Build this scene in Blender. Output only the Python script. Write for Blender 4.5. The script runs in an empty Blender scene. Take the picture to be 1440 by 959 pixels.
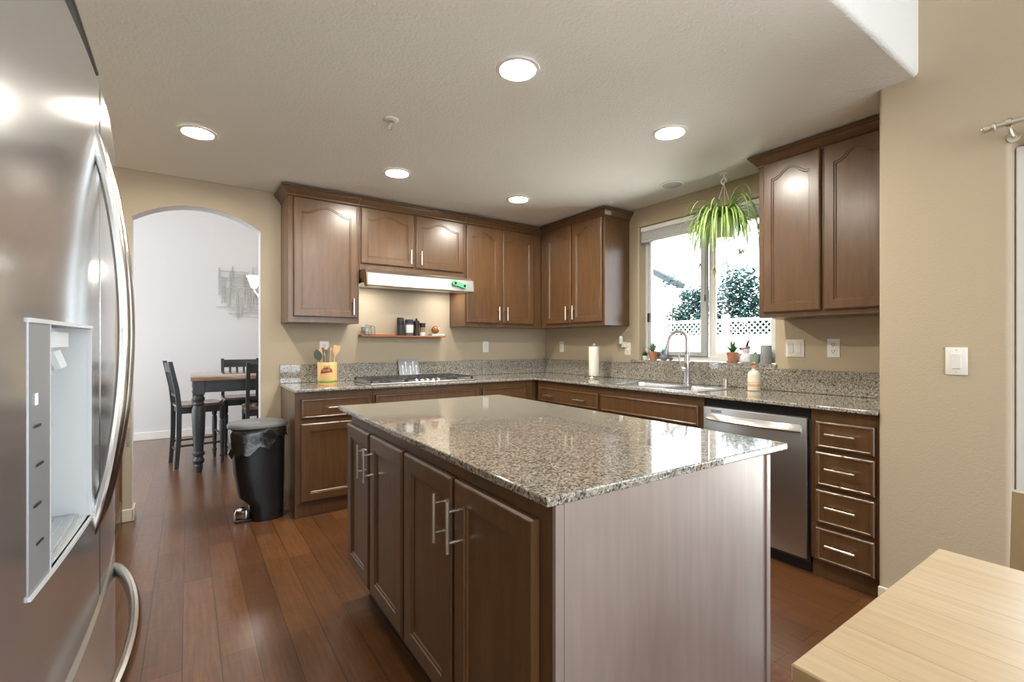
import bpy, bmesh, math, random
from mathutils import Vector, Matrix
random.seed(7)
PI = math.pi
sc = bpy.context.scene
col = sc.collection

# ------------------------------------------------------------------ camera, world, lights, exposure
cd = bpy.data.cameras.new('camera'); cam = bpy.data.objects.new('camera', cd); col.objects.link(cam)
cam.location = (-3.3575, -4.2215, 1.2369)
cam.rotation_euler = (PI/2, 0, -0.6015)
cd.sensor_width = 36; cd.lens = 664.4/1440*36; cd.shift_y = 3.77/1440; cd.clip_start = .02
sc.camera = cam

SKY = 2.6
LAMP = 170.0
vs = sc.view_settings
sc.display_settings.display_device = 'sRGB'
vs.view_transform = 'Standard'; vs.look = 'None'; vs.gamma = 1; vs.use_curve_mapping = False
vs.exposure = 1.15
w = bpy.data.worlds.new('world'); sc.world = w; w.use_nodes = True
wn = w.node_tree.nodes; bg = wn['Background']
bg.inputs[0].default_value = (.84, .92, 1.0, 1); bg.inputs[1].default_value = SKY
sc.cycles.max_bounces = 10; sc.cycles.diffuse_bounces = 6; sc.cycles.glossy_bounces = 5
sc.cycles.transparent_max_bounces = 12
sc.cycles.caustics_reflective = False; sc.cycles.caustics_refractive = False
sc.cycles.sample_clamp_indirect = 6

SUN = 18.0
sl_ = bpy.data.lights.new('sun', 'SUN'); sl_.energy = SUN; sl_.angle = .01; sl_.color = (1,.97,.92)
so = bpy.data.objects.new('sun', sl_); col.objects.link(so)
so.rotation_euler = Vector((.25,-.5,-.83)).to_track_quat('-Z','Y').to_euler()
def portal(name, loc, rot, sx, sy):
    l = bpy.data.lights.new(name, 'AREA'); l.shape = 'RECTANGLE'; l.size = sx; l.size_y = sy
    l.cycles.is_portal = True
    o = bpy.data.objects.new(name, l); col.objects.link(o); o.location = loc; o.rotation_euler = rot
portal('kitchen_window_daylight', (.2, -1.955, 1.68), (0, PI/2, 0), 1.25, 1.3)
portal('patio_door_daylight', (-.4, -4.85, 1.03), (0, PI/2, 0), 2.1, 2.2)
portal('dining_room_daylight', (-6.05, 1.8, 1.5), (0, -PI/2, 0), 2.9, 3.3)
portal('family_room_daylight', (-2.5, -7.4, 1.5), (PI/2, 0, 0), 3.9, 3.0)

# ------------------------------------------------------------------ materials
MATS = {}
def nd(nt, t, **k):
    n = nt.nodes.new(t)
    for a, b in k.items():
        if a in ('operation', 'blend_type', 'data_type', 'feature', 'offset', 'offset_frequency', 'squash', 'distance', 'wave_type', 'bands_direction'):
            setattr(n, a, b)
    return n
def mat(name, base=(.5,.5,.5), rough=.5, metal=0, spec=.5, coat=0, coat_r=.05, emit=None, es=0, trans=0, ior=1.45, bump=0, bscale=60,
        var=0, vscale=8, stretch=(1,1,1), col2=None, alpha=1):
    if name in MATS: return MATS[name]
    m = bpy.data.materials.new(name); m.use_nodes = True; nt = m.node_tree
    p = nt.nodes['Principled BSDF']; MATS[name] = m
    p.inputs['Base Color'].default_value = (*base, 1); p.inputs['Roughness'].default_value = rough
    p.inputs['Metallic'].default_value = metal; p.inputs['Specular IOR Level'].default_value = spec
    p.inputs['Coat Weight'].default_value = coat; p.inputs['Coat Roughness'].default_value = coat_r
    p.inputs['IOR'].default_value = ior; p.inputs['Transmission Weight'].default_value = trans
    if emit: p.inputs['Emission Color'].default_value = (*emit, 1); p.inputs['Emission Strength'].default_value = es
    if bump or var:
        tc = nd(nt, 'ShaderNodeTexCoord'); mp = nd(nt, 'ShaderNodeMapping'); mp.inputs['Scale'].default_value = stretch
        nt.links.new(tc.outputs['Object'], mp.inputs['Vector'])
    if var:
        n = nd(nt, 'ShaderNodeTexNoise'); n.inputs['Scale'].default_value = vscale; n.inputs['Detail'].default_value = 6
        n.inputs['Roughness'].default_value = .6
        nt.links.new(mp.outputs[0], n.inputs['Vector'])
        r = nd(nt, 'ShaderNodeValToRGB')
        c2 = col2 or tuple(min(1, c*(1+var)) for c in base); c1 = tuple(c*(1-var) for c in base) if not col2 else base
        r.color_ramp.elements[0].position = .3; r.color_ramp.elements[1].position = .7
        r.color_ramp.elements[0].color = (*c1, 1); r.color_ramp.elements[1].color = (*c2, 1)
        nt.links.new(n.outputs['Fac'], r.inputs[0]); nt.links.new(r.outputs[0], p.inputs['Base Color'])
    if bump:
        b = nd(nt, 'ShaderNodeTexNoise'); b.inputs['Scale'].default_value = bscale; b.inputs['Detail'].default_value = 3
        nt.links.new(mp.outputs[0], b.inputs['Vector'])
        bn = nd(nt, 'ShaderNodeBump'); bn.inputs['Strength'].default_value = bump; bn.inputs['Distance'].default_value = .004
        nt.links.new(b.outputs['Fac'], bn.inputs['Height']); nt.links.new(bn.outputs[0], p.inputs['Normal'])
    return m

wall_m = mat('tan_wall_paint', (.50,.415,.30), .6, bump=.35, bscale=110, spec=.3)
ceil_m = mat('white_ceiling_paint', (.80,.80,.77), .7, bump=.8, bscale=75, spec=.3)
din_m = mat('pale_grey_dining_paint', (.66,.66,.67), .6, bump=.15, bscale=110, spec=.3)
white_m = mat('white_trim_paint', (.78,.77,.73), .35)
cream_m = mat('cream_baseboard_paint', (.72,.66,.53), .4)
wood_m = mat('dark_stained_maple', (.112,.055,.022), .32, spec=.6, coat=.25, coat_r=.22, var=.22, vscale=5, stretch=(7,7,.8), bump=.04, bscale=40)
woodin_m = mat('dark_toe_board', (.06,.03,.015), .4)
black_m = mat('black_plastic', (.012,.012,.013), .35)
nickel_m = mat('brushed_nickel', (.72,.68,.60), .28, metal=1)
chrome_m = mat('chrome', (.8,.8,.8), .08, metal=1)
steel_m = mat('stainless_steel', (.50,.50,.505), .34, metal=1, bump=.02, bscale=30, stretch=(1,1,60))
fsteel_m = mat('polished_stainless_doors', (.62,.63,.64), .17, metal=.86)
satin_m = mat('satin_steel_handle', (.74,.74,.73), .22, metal=1)
dsteel_m = mat('dark_steel', (.10,.10,.11), .3, metal=1)
lgrey_m = mat('light_grey_plastic', (.62,.64,.65), .3)
plate_m = mat('white_plastic', (.85,.84,.80), .3)
dark_m = mat('dark_slot', (.02,.02,.02), .5)
vinyl_m = mat('white_vinyl', (.80,.80,.78), .35)
grey_vinyl_m = mat('grey_sash', (.42,.43,.43), .4)
terra_m = mat('terracotta', (.48,.22,.13), .75, var=.12, vscale=20)
leaf_m = mat('spider_plant_green', (.15,.32,.045), .45, var=.0)
lleaf_m = mat('spider_plant_pale_stripe', (.55,.62,.26), .45)
dgreen_m = mat('dark_leaf', (.03,.10,.03), .45)
pine_m = mat('pale_pine', (.60,.46,.29), .38, var=.0, coat=.2, coat_r=.2)
dgrey_m = mat('charcoal_paint', (.035,.04,.045), .4, var=.2, vscale=12)
dtop_m = mat('brown_table_plank', (.28,.18,.12), .18, var=.2, vscale=4, stretch=(1,14,1), coat=.5)
glass_m = mat('clear_jar_glass', (.95,.97,.97), .03, trans=.95, ior=1.45)

def wgl():
    m = bpy.data.materials.new('window_glass'); m.use_nodes = True; nt = m.node_tree; p = nt.nodes['Principled BSDF']
    nt.nodes.remove(p); out = nt.nodes['Material Output']
    t = nd(nt, 'ShaderNodeBsdfTransparent'); t.inputs[0].default_value = (.97,.98,.98,1)
    g = nd(nt, 'ShaderNodeBsdfGlossy'); g.inputs['Roughness'].default_value = .01
    f = nd(nt, 'ShaderNodeFresnel'); f.inputs[0].default_value = 1.25
    x = nd(nt, 'ShaderNodeMixShader'); nt.links.new(f.outputs[0], x.inputs[0]); nt.links.new(t.outputs[0], x.inputs[1]); nt.links.new(g.outputs[0], x.inputs[2])
    nt.links.new(x.outputs[0], out.inputs[0]); return m
wglass_m = wgl()

def granite():
    m = bpy.data.materials.new('speckled_granite'); m.use_nodes = True; nt = m.node_tree; p = nt.nodes['Principled BSDF']
    tc = nd(nt, 'ShaderNodeTexCoord')
    nz = nd(nt, 'ShaderNodeTexNoise'); nz.inputs['Scale'].default_value = 55; nz.inputs['Detail'].default_value = 4
    nt.links.new(tc.outputs['Object'], nz.inputs['Vector'])
    ad = nd(nt, 'ShaderNodeVectorMath', operation='MULTIPLY_ADD'); ad.inputs[1].default_value = (.016,.016,.016)
    nt.links.new(nz.outputs['Color'], ad.inputs[0]); nt.links.new(tc.outputs['Object'], ad.inputs[2])
    v = nd(nt, 'ShaderNodeTexVoronoi'); v.inputs['Scale'].default_value = 190
    nt.links.new(ad.outputs[0], v.inputs['Vector'])
    sp = nd(nt, 'ShaderNodeSeparateColor'); nt.links.new(v.outputs['Color'], sp.inputs[0])
    r = nd(nt, 'ShaderNodeValToRGB'); r.color_ramp.interpolation = 'CONSTANT'
    cols = [(0,(.06,.06,.06)),(.11,(.15,.145,.135)),(.27,(.27,.255,.225)),(.5,(.38,.34,.275)),(.72,(.48,.44,.375)),(.9,(.24,.205,.155))]
    el = r.color_ramp.elements
    while len(el) < len(cols): el.new(.5)
    for e, (pos, c) in zip(el, cols): e.position = pos; e.color = (*c, 1)
    nt.links.new(sp.outputs[0], r.inputs[0])
    n2 = nd(nt, 'ShaderNodeTexNoise'); n2.inputs['Scale'].default_value = 6; nt.links.new(tc.outputs['Object'], n2.inputs['Vector'])
    mx = nd(nt, 'ShaderNodeMix', data_type='RGBA', blend_type='MULTIPLY'); mx.inputs['Factor'].default_value = .35
    nt.links.new(r.outputs[0], mx.inputs['A']); nt.links.new(n2.outputs['Color'], mx.inputs['B'])
    nt.links.new(r.outputs[0], p.inputs['Base Color'])
    p.inputs['Roughness'].default_value = .07; p.inputs['Specular IOR Level'].default_value = .6
    p.inputs['Coat Weight'].default_value = .5; p.inputs['Coat Roughness'].default_value = .03
    return m
granite_m = granite()

def planks(name, c1, c2, gap, pw, pl, rough, swap=True, grain=.5, coat=.4, bmp=.25):
    m = bpy.data.materials.new(name); m.use_nodes = True; nt = m.node_tree; p = nt.nodes['Principled BSDF']
    tc = nd(nt, 'ShaderNodeTexCoord'); mp = nd(nt, 'ShaderNodeMapping')
    if swap: mp.inputs['Rotation'].default_value = (0, 0, PI/2)
    nt.links.new(tc.outputs['Object'], mp.inputs['Vector'])
    b = nd(nt, 'ShaderNodeTexBrick', offset=.37, offset_frequency=2); b.inputs['Scale'].default_value = 1
    b.inputs['Brick Width'].default_value = pl; b.inputs['Row Height'].default_value = pw
    b.inputs['Mortar Size'].default_value = .0016; b.inputs['Mortar Smooth'].default_value = .3; b.inputs['Bias'].default_value = 0
    b.inputs['Color1'].default_value = (*c1,1); b.inputs['Color2'].default_value = (*c2,1); b.inputs['Mortar'].default_value = (*gap,1)
    nt.links.new(mp.outputs[0], b.inputs['Vector'])
    m2 = nd(nt, 'ShaderNodeMapping'); m2.inputs['Scale'].default_value = (1.5, 22, 1)
    nt.links.new(mp.outputs[0], m2.inputs['Vector'])
    n = nd(nt, 'ShaderNodeTexNoise'); n.inputs['Scale'].default_value = 3; n.inputs['Detail'].default_value = 7; n.inputs['Roughness'].default_value = .65
    nt.links.new(m2.outputs[0], n.inputs['Vector'])
    r = nd(nt, 'ShaderNodeValToRGB'); r.color_ramp.elements[0].position = .28; r.color_ramp.elements[1].position = .72
    lo = 1-grain; r.color_ramp.elements[0].color = (lo,lo,lo,1); r.color_ramp.elements[1].color = (1,1,1,1)
    nt.links.new(n.outputs['Fac'], r.inputs[0])
    mx = nd(nt, 'ShaderNodeMix', data_type='RGBA', blend_type='MULTIPLY'); mx.inputs['Factor'].default_value = 1
    nt.links.new(b.outputs['Color'], mx.inputs['A']); nt.links.new(r.outputs[0], mx.inputs['B'])
    nt.links.new(mx.outputs['Result'], p.inputs['Base Color'])
    n3 = nd(nt, 'ShaderNodeTexNoise'); n3.inputs['Scale'].default_value = 9; n3.inputs['Detail'].default_value = 3
    m3 = nd(nt, 'ShaderNodeMapping'); m3.inputs['Scale'].default_value = (3, 1, 1)
    nt.links.new(mp.outputs[0], m3.inputs['Vector']); nt.links.new(m3.outputs[0], n3.inputs['Vector'])
    sub = nd(nt, 'ShaderNodeMath', operation='SUBTRACT'); nt.links.new(n3.outputs['Fac'], sub.inputs[0]); nt.links.new(b.outputs['Fac'], sub.inputs[1])
    bn = nd(nt, 'ShaderNodeBump'); bn.inputs['Strength'].default_value = bmp; bn.inputs['Distance'].default_value = .004
    nt.links.new(sub.outputs[0], bn.inputs['Height']); nt.links.new(bn.outputs[0], p.inputs['Normal'])
    p.inputs['Roughness'].default_value = rough; p.inputs['Coat Weight'].default_value = coat; p.inputs['Coat Roughness'].default_value = .18
    return m
floor_m = planks('hand_scraped_hardwood', (.14,.054,.019), (.215,.088,.029), (.02,.008,.004), .125, 1.25, .30)
pinetop_m = planks('pine_board_top', (.62,.48,.31), (.57,.42,.25), (.45,.31,.17), .09, 3.0, .35, swap=True, grain=.22, coat=.25, bmp=.04)

# ------------------------------------------------------------------ builders
BASE = {}
def thing(name, label, cat, base=(0,0,0), rot=0, group=None):
    o = bpy.data.objects.new(name, None); col.objects.link(o); o.empty_display_size = .05
    b = Vector(base); BASE[o.name] = b
    o.rotation_euler = (0, 0, rot); o.location = Matrix.Rotation(rot, 3, 'Z') @ b
    tag(o, label, cat, group); return o
def tag(o, label, cat, group=None):
    o['label'] = label; o['category'] = cat
    if group: o['group'] = group
    return o

class B:
    def __init__(s): s.v = []; s.f = []; s.mi = []; s.m = 0
    def add(s, vs_, fs):
        n = len(s.v); s.v += [tuple(v) for v in vs_]; s.f += [tuple(i+n for i in f) for f in fs]; s.mi += [s.m]*len(fs); return s
    def box(s, x0, x1, y0, y1, z0, z1, bev=0, seg=1):
        x0,x1 = min(x0,x1),max(x0,x1); y0,y1 = min(y0,y1),max(y0,y1); z0,z1 = min(z0,z1),max(z0,z1)
        if not bev:
            return s.add([(x0,y0,z0),(x1,y0,z0),(x1,y1,z0),(x0,y1,z0),(x0,y0,z1),(x1,y0,z1),(x1,y1,z1),(x0,y1,z1)],
                         [(3,2,1,0),(4,5,6,7),(0,1,5,4),(1,2,6,5),(2,3,7,6),(3,0,4,7)])
        bm = bmesh.new(); bmesh.ops.create_cube(bm, size=1)
        for v in bm.verts: v.co = ((x0+x1)/2+v.co.x*(x1-x0), (y0+y1)/2+v.co.y*(y1-y0), (z0+z1)/2+v.co.z*(z1-z0))
        bev = min(bev, .49*min(x1-x0, y1-y0, z1-z0))
        bmesh.ops.bevel(bm, geom=bm.edges[:], offset=bev, segments=seg, affect='EDGES', profile=.5)
        bm.verts.index_update()
        s.add([v.co[:] for v in bm.verts], [[v.index for v in f.verts] for f in bm.faces]); bm.free(); return s
    def obox(s, c, ax, ay, az, hx, hy, hz):
        c = Vector(c); ax, ay, az = Vector(ax).normalized()*hx, Vector(ay).normalized()*hy, Vector(az).normalized()*hz
        P = [c+i*ax+j*ay+k*az for k in (-1,1) for j in (-1,1) for i in (-1,1)]
        return s.add(P, [(2,3,1,0),(4,5,7,6),(0,1,5,4),(1,3,7,5),(3,2,6,7),(2,0,4,6)])
    def prism(s, pts, axis, a, b):
        n = len(pts)
        def P(p, t): return {'x': (t,p[0],p[1]), 'y': (p[0],t,p[1]), 'z': (p[0],p[1],t)}[axis]
        bm = bmesh.new(); v0 = [bm.verts.new(P(p,a)) for p in pts]; v1 = [bm.verts.new(P(p,b)) for p in pts]
        fa = bm.faces.new(v0); fb = bm.faces.new(v1)
        for i in range(n): bm.faces.new((v0[i], v0[(i+1)%n], v1[(i+1)%n], v1[i]))
        bmesh.ops.triangulate(bm, faces=[fa, fb])
        bm.verts.index_update()
        s.add([v.co[:] for v in bm.verts], [[v.index for v in f.verts] for f in bm.faces]); bm.free(); return s
    def rings(s, R, cap0=True, cap1=True, closed=True):
        n = len(R[0]); V = [p for r in R for p in r]; F = []
        for k in range(len(R)-1):
            for i in range(n if closed else n-1):
                j = (i+1) % n; F.append((k*n+i, k*n+j, (k+1)*n+j, (k+1)*n+i))
        if cap0: F.append(tuple(range(n-1,-1,-1)))
        if cap1: F.append(tuple(range((len(R)-1)*n, len(R)*n)))
        return s.add(V, F)
    def lathe(s, prof, c=(0,0,0), n=20, cap=True, rib=0, nr=0):
        R = []
        for r, z in prof:
            R.append([(c[0]+(r*(1+rib*math.cos(nr*2*PI*i/n)))*math.cos(2*PI*i/n), c[1]+(r*(1+rib*math.cos(nr*2*PI*i/n)))*math.sin(2*PI*i/n), c[2]+z) for i in range(n)])
        return s.rings(R, cap, cap)
    def lathe_dir(s, prof, c, d, n=16):
        q = Vector((0,0,1)).rotation_difference(Vector(d).normalized()); c = Vector(c); R = []
        for r, z in prof: R.append([tuple(c + q @ Vector((r*math.cos(2*PI*i/n), r*math.sin(2*PI*i/n), z))) for i in range(n)])
        return s.rings(R)
    def tube(s, pts, r, n=8, ry=None):
        pts = [Vector(p) for p in pts]; R = []; up = Vector((0,0,1)); prev = None
        for i, p in enumerate(pts):
            t = (pts[min(i+1,len(pts)-1)] - pts[max(i-1,0)]).normalized()
            if prev is None:
                a = t.cross(up) if abs(t.z) < .9 else t.cross(Vector((1,0,0)))
            else: a = prev - t*prev.dot(t)
            a.normalize(); prev = a; b = t.cross(a)
            rr = r[i] if isinstance(r, (list,tuple)) else r; r2 = ry if ry else rr
            R.append([tuple(p + a*rr*math.cos(2*PI*k/n) + b*r2*math.sin(2*PI*k/n)) for k in range(n)])
        return s.rings(R)
    def ball(s, c, r, n=12, sz=1):
        k = n//2
        return s.lathe([(max(.0005, r*math.sin(PI*i/k)), -r*sz*math.cos(PI*i/k)) for i in range(k+1)], c, n)
    def cells(s, us, vs_, keep, axis, a, b):
        def P(u, v, t): return {'x': (t,u,v), 'y': (u,t,v), 'z': (u,v,t)}[axis]
        K = [[keep((us[i]+us[i+1])/2, (vs_[j]+vs_[j+1])/2) for j in range(len(vs_)-1)] for i in range(len(us)-1)]
        idx = {}
        V = []; F = []
        def g(i, j, t):
            if (i,j,t) not in idx: idx[(i,j,t)] = len(V); V.append(P(us[i], vs_[j], (a,b)[t]))
            return idx[(i,j,t)]
        ok = lambda i, j: 0 <= i < len(K) and 0 <= j < len(K[0]) and K[i][j]
        for i in range(len(K)):
            for j in range(len(K[0])):
                if not K[i][j]: continue
                F.append((g(i,j,0),g(i+1,j,0),g(i+1,j+1,0),g(i,j+1,0))); F.append((g(i,j+1,1),g(i+1,j+1,1),g(i+1,j,1),g(i,j,1)))
                for (di,dj,p,q) in ((-1,0,(i,j),(i,j+1)),(1,0,(i+1,j),(i+1,j+1)),(0,-1,(i,j),(i+1,j)),(0,1,(i,j+1),(i+1,j+1))):
                    if not ok(i+di, j+dj): F.append((g(*p,0),g(*q,0),g(*q,1),g(*p,1)))
        return s.add(V, F)
    def build(s, name, m, parent=None, smooth=30, flip=True):
        off = Vector((0,0,0))
        root = parent
        while root is not None and root.name not in BASE and root.parent: root = root.parent
        if root is not None and root.name in BASE: off = BASE[root.name]
        me = bpy.data.meshes.new(name); me.from_pydata([tuple(Vector(v)-off) for v in s.v], [], s.f)
        for x in (m if isinstance(m, (list,tuple)) else [m]): me.materials.append(x)
        for p_, i in zip(me.polygons, s.mi): p_.material_index = i
        if flip:
            bm = bmesh.new(); bm.from_mesh(me); bmesh.ops.recalc_face_normals(bm, faces=bm.faces[:]); bm.to_mesh(me); bm.free()
        if smooth:
            me.shade_smooth(); me.set_sharp_from_angle(angle=math.radians(smooth))
        o = bpy.data.objects.new(name, me); col.objects.link(o)
        if parent: o.parent = parent
        return o
def struct(name, b, m, **k):
    o = b.build(name, m, **k); o['kind'] = 'structure'; return o
def copy_tree(o, parent=None):
    c = o.copy(); col.objects.link(c)
    if parent: c.parent = parent
    if o.name in BASE: BASE[c.name] = BASE[o.name]
    for ch in list(o.children): copy_tree(ch, c)
    return c

# ------------------------------------------------------------------ room shell
H = 2.449; HD = 3.2
struct('floor', B().box(-6.1, .3, -8, 3.6, -.1, 0), floor_m)
# back wall with the arched opening
arch = []
xl, xr, zs, za = -3.681, -2.88, 2.125, 2.256
hw = (xr-xl)/2; xc = (xl+xr)/2; rise = za-zs; R_ = (hw*hw+rise*rise)/(2*rise)
for i in range(25):
    x = xl+(xr-xl)*i/24; arch.append((x, za-(R_-math.sqrt(R_*R_-(x-xc)**2))))
b = B().box(-4.5, xl, 0, .13, 0, zs).box(xr, .15, 0, .13, 0, zs)
top = [(-4.5, zs)] + arch + [(.15, zs)]
V = []; F = []
for (x, z) in top: V += [(x,0,z),(x,0,HD),(x,.13,z),(x,.13,HD)]
for i in range(len(top)-1):
    p, q = 4*i, 4*i+4
    F += [(p,q,q+1,p+1),(p+2,p+3,q+3,q+2),(p+1,q+1,q+3,p+3)]
b.add(V, F)
b.m = 1
n = len(top)-1
b.add([p for (x, z) in [(xl+.0008,0),(xl+.0008,zs-.0006)]+[(x,z-.0008) for x,z in arch[1:-1]]+[(xr-.0008,zs-.0006),(xr-.0008,0)] for p in ((x,-.0004,z),(x,.1304,z))], [(2*i,2*i+1,2*i+3,2*i+2) for i in range(len(arch)+1)])
struct('wall_back', b, [wall_m, din_m], smooth=25)
WY0, WY1, WZ0, WZ1 = -2.55, -1.352, 1.06, 2.285
b = B().cells([-3.5, WY0, WY1, 0], [0, WZ0, WZ1, H+.1], lambda y, z: not (WY0<y<WY1 and WZ0<z<WZ1), 'x', 0, .15)
ww = struct('wall_window', b, wall_m)
bv = ww.modifiers.new('soft_corner', 'BEVEL'); bv.width = .012; bv.segments = 3; bv.limit_method = 'ANGLE'; bv.harden_normals = True; bv.angle_limit = math.radians(50)
DY0, DY1, DZ1 = -5.9, -3.79, 2.045
b = B().cells([-7.5, DY0, DY1, -3.35], [0, DZ1, 3.1], lambda y, z: not (DY0<y<DY1 and z<DZ1), 'x', -.634, -.48)
b.box(-.48, .0, -3.5, -3.35, 0, 3.1)
wr = struct('wall_right', b, wall_m)
bv = wr.modifiers.new('soft_corner', 'BEVEL'); bv.width = .018; bv.segments = 4; bv.limit_method = 'ANGLE'; bv.harden_normals = True; bv.angle_limit = math.radians(50)
struct('wall_left', B().box(-4.5, -4.35, -7.5, 0, 0, 3.1), wall_m)
cl = struct('ceiling', B().box(-4.35, 0, -3.5, 0, H, 3.3), ceil_m)
bv = cl.modifiers.new('bullnose', 'BEVEL'); bv.width = .022; bv.segments = 5; bv.limit_method = 'ANGLE'; bv.harden_normals = True; bv.angle_limit = math.radians(50)
struct('ceiling_family_room', B().box(-4.5, -.48, -7.5, -3.5, 3.1, 3.25), ceil_m)
# dining room beyond the arch
struct('wall_dining', B().box(-6.1, -.9, 3.44, 3.58, 0, HD), din_m)
struct('wall_dining_right', B().box(-1.04, -.9, .13, 3.44, 0, HD), din_m)
struct('ceiling_dining', B().box(-6.1, -.9, .13, 3.58, HD, HD+.12), ceil_m)
b = B().cells([.13, .35, 3.25, 3.44], [0, .15, 2.9, HD], lambda y, z: not (.35<y<3.25 and .15<z<2.9), 'x', -6.1, -5.98)
struct('wall_dining_left', b, din_m)
struct('wall_hall', B().box(-6.1, -4.5, 0, .13, 0, HD), wall_m)
struct('baseboard_dining', B().box(-5.98, -1.04, 3.422, 3.44, 0, .1, .004), white_m)
struct('baseboard_back', B().box(-2.872, -2.745, -.016, 0, 0, .085, .004).box(-2.894, -2.872, -.016, .13, 0, .085, .004), cream_m)
struct('baseboard_arch', B().box(-3.735, -3.668, -.016, 0, 0, .088, .005).box(-3.681, -3.666, -.016, .145, 0, .088, .005), cream_m)
struct('baseboard_right', B().box(-.65, -.634, -3.79, -3.352, 0, .085, .004), cream_m)

# ------------------------------------------------------------------ window, sill, blind
def window(name):
    x0, x1 = .085, .125
    t = bpy.data.objects.new(name, None); col.objects.link(t); t['kind'] = 'structure'
    a, c, z0, z1 = WY0, WY1, 1.095, WZ1
    fr = B()
    for (p, q, r, s_) in ((a, a+.045, z0, z1), (c-.045, c, z0, z1), (a+.045, c-.045, z0, z0+.04), (a+.045, c-.045, z1-.04, z1)):
        fr.box(x0, x1+.02, p, q, r, s_, .004)
    fr.build('window_frame', vinyl_m, t)
    ym = -1.955
    sa = B()   # sliding sash towards the corner
    for (p, q, r, s_) in ((ym-.03, ym+.025, z0+.04, z1-.04), (c-.075, c-.047, z0+.04, z1-.04), (ym+.025, c-.075, z0+.04, z0+.075), (ym+.025, c-.075, z1-.075, z1-.04)):
        sa.box(x0-.02, x0+.012, p, q, r, s_, .003)
    sa.build('sliding_sash', grey_vinyl_m, t)
    sb = B()
    for (p, q, r, s_) in ((ym-.085, ym-.03, z0+.04, z1-.04), (a+.047, a+.075, z0+.04, z1-.04), (a+.075, ym-.085, z0+.04, z0+.07), (a+.075, ym-.085, z1-.07, z1-.04)):
        sb.box(x0+.014, x1, p, q, r, s_, .003)
    sb.build('fixed_sash', vinyl_m, t)
    B().box(x0-.008, x0-.004, ym+.02, c-.07, z0+.07, z1-.07).build('glass_pane', wglass_m, t)
    B().box(x0+.026, x0+.03, a+.07, ym-.08, z0+.06, z1-.06).build('glass_pane', wglass_m, t)
    B().box(x0-.045, x0-.02, c-.085, c-.06, 1.43, 1.51, .004).build('latch', black_m, t)
    return t
window('window_1')
t = thing('window_blind', 'raised white slat blind bunched at the top of the kitchen window', 'blind', (.05,-1.95,2.15))
B().box(.012, .062, WY0+.01, WY1-.01, 2.238, 2.28, .004).build('headrail', vinyl_m, t)
sl = B()
for i in range(11): sl.box(.014, .064, WY0+.015, WY1-.015, 2.168+i*.0062, 2.1705+i*.0062)
sl.build('slats', vinyl_m, t)
B().box(.014, .064, WY0+.015, WY1-.015, 2.142, 2.166, .004).build('bottom_rail', grey_vinyl_m, t)
B().tube([(.01, -2.01, 2.24), (.008, -2.012, 1.9), (.008, -2.01, 1.62)], .0022, 6).lathe([(.004,0),(.007,.01),(.006,.05),(.002,.06)], (.008,-2.01,1.57), 8).build('tilt_wand', dgrey_m, t)
b = B().box(-.03, .085, WY0-.02, WY1+.075, 1.067, 1.094, .004)
tag(b.build('window_sill', granite_m), 'granite ledge under the kitchen window carrying small plant pots', 'sill')

# patio door on the right wall
t = bpy.data.objects.new('door_1', None); col.objects.link(t); t['kind'] = 'structure'
fr = B()
for (p, q, r, s_) in ((DY1-.055, DY1-.004, 0.0, DZ1-.004), (DY0+.004, DY0+.055, 0, DZ1-.004), (DY0+.055, DY1-.055, DZ1-.055, DZ1-.004), (DY0+.055, DY1-.055, 0, .04), (-4.88, -4.80, .04, DZ1-.055)):
    fr.box(-.565, -.49, p, q, r, s_, .004)
fr.build('door_frame', vinyl_m, t)
B().box(-.532, -.526, DY0+.05, DY1-.05, .035, DZ1-.05).build('glass_pane', wglass_m, t)

# ------------------------------------------------------------------ outside
gm = mat('pale_concrete', (.55,.54,.51), .8, var=.1, vscale=2)
struct('ground_yard', B().box(.16, 16, -12, 12, -.25, -.15), gm)
fence_m = mat('white_fence_paint', (.86,.86,.84), .5)
t = thing('garden_fence', 'white board fence with a lattice top beyond the kitchen window', 'fence', (4,.5,-.15))
bd = B()
for i in range(56):
    y = -4+i*.15; bd.box(4, 4.02, y+.002, y+.147, -.15, 1.34)
bd.build('boards', fence_m, t)
B().box(3.97, 4.04, -4, 4.4, 1.34, 1.385).box(3.97, 4.04, -4, 4.4, 1.60, 1.65).build('rail', fence_m, t)
lt = B()
for i in range(-3, 93):
    y = -4+i*.09
    for dx, sg in ((0,1),(.008,-1)):
        y2 = y if sg == 1 else y+.215
        lt.obox((4.005+dx, y+.1075, 1.4925), (1,0,0), (0,sg*.215,.215), (0,-.215,sg*.215), .004, .152, .0075)
lt.build('lattice', fence_m, t)
for i in range(5):
    y = -3.9+i*2.05; B().box(3.98, 4.08, y, y+.1, -.15, 1.72, .006).build('post', fence_m, t)
bush_m = mat('blue_green_foliage', (.003,.022,.020), .8, spec=.1, var=.5, vscale=3)
bush2_m = mat('fresh_green_foliage', (.008,.036,.009), .8, spec=.1, var=.4, vscale=3)
bark_m = mat('bark', (.10,.07,.05), .9, var=.3, vscale=15)
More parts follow.
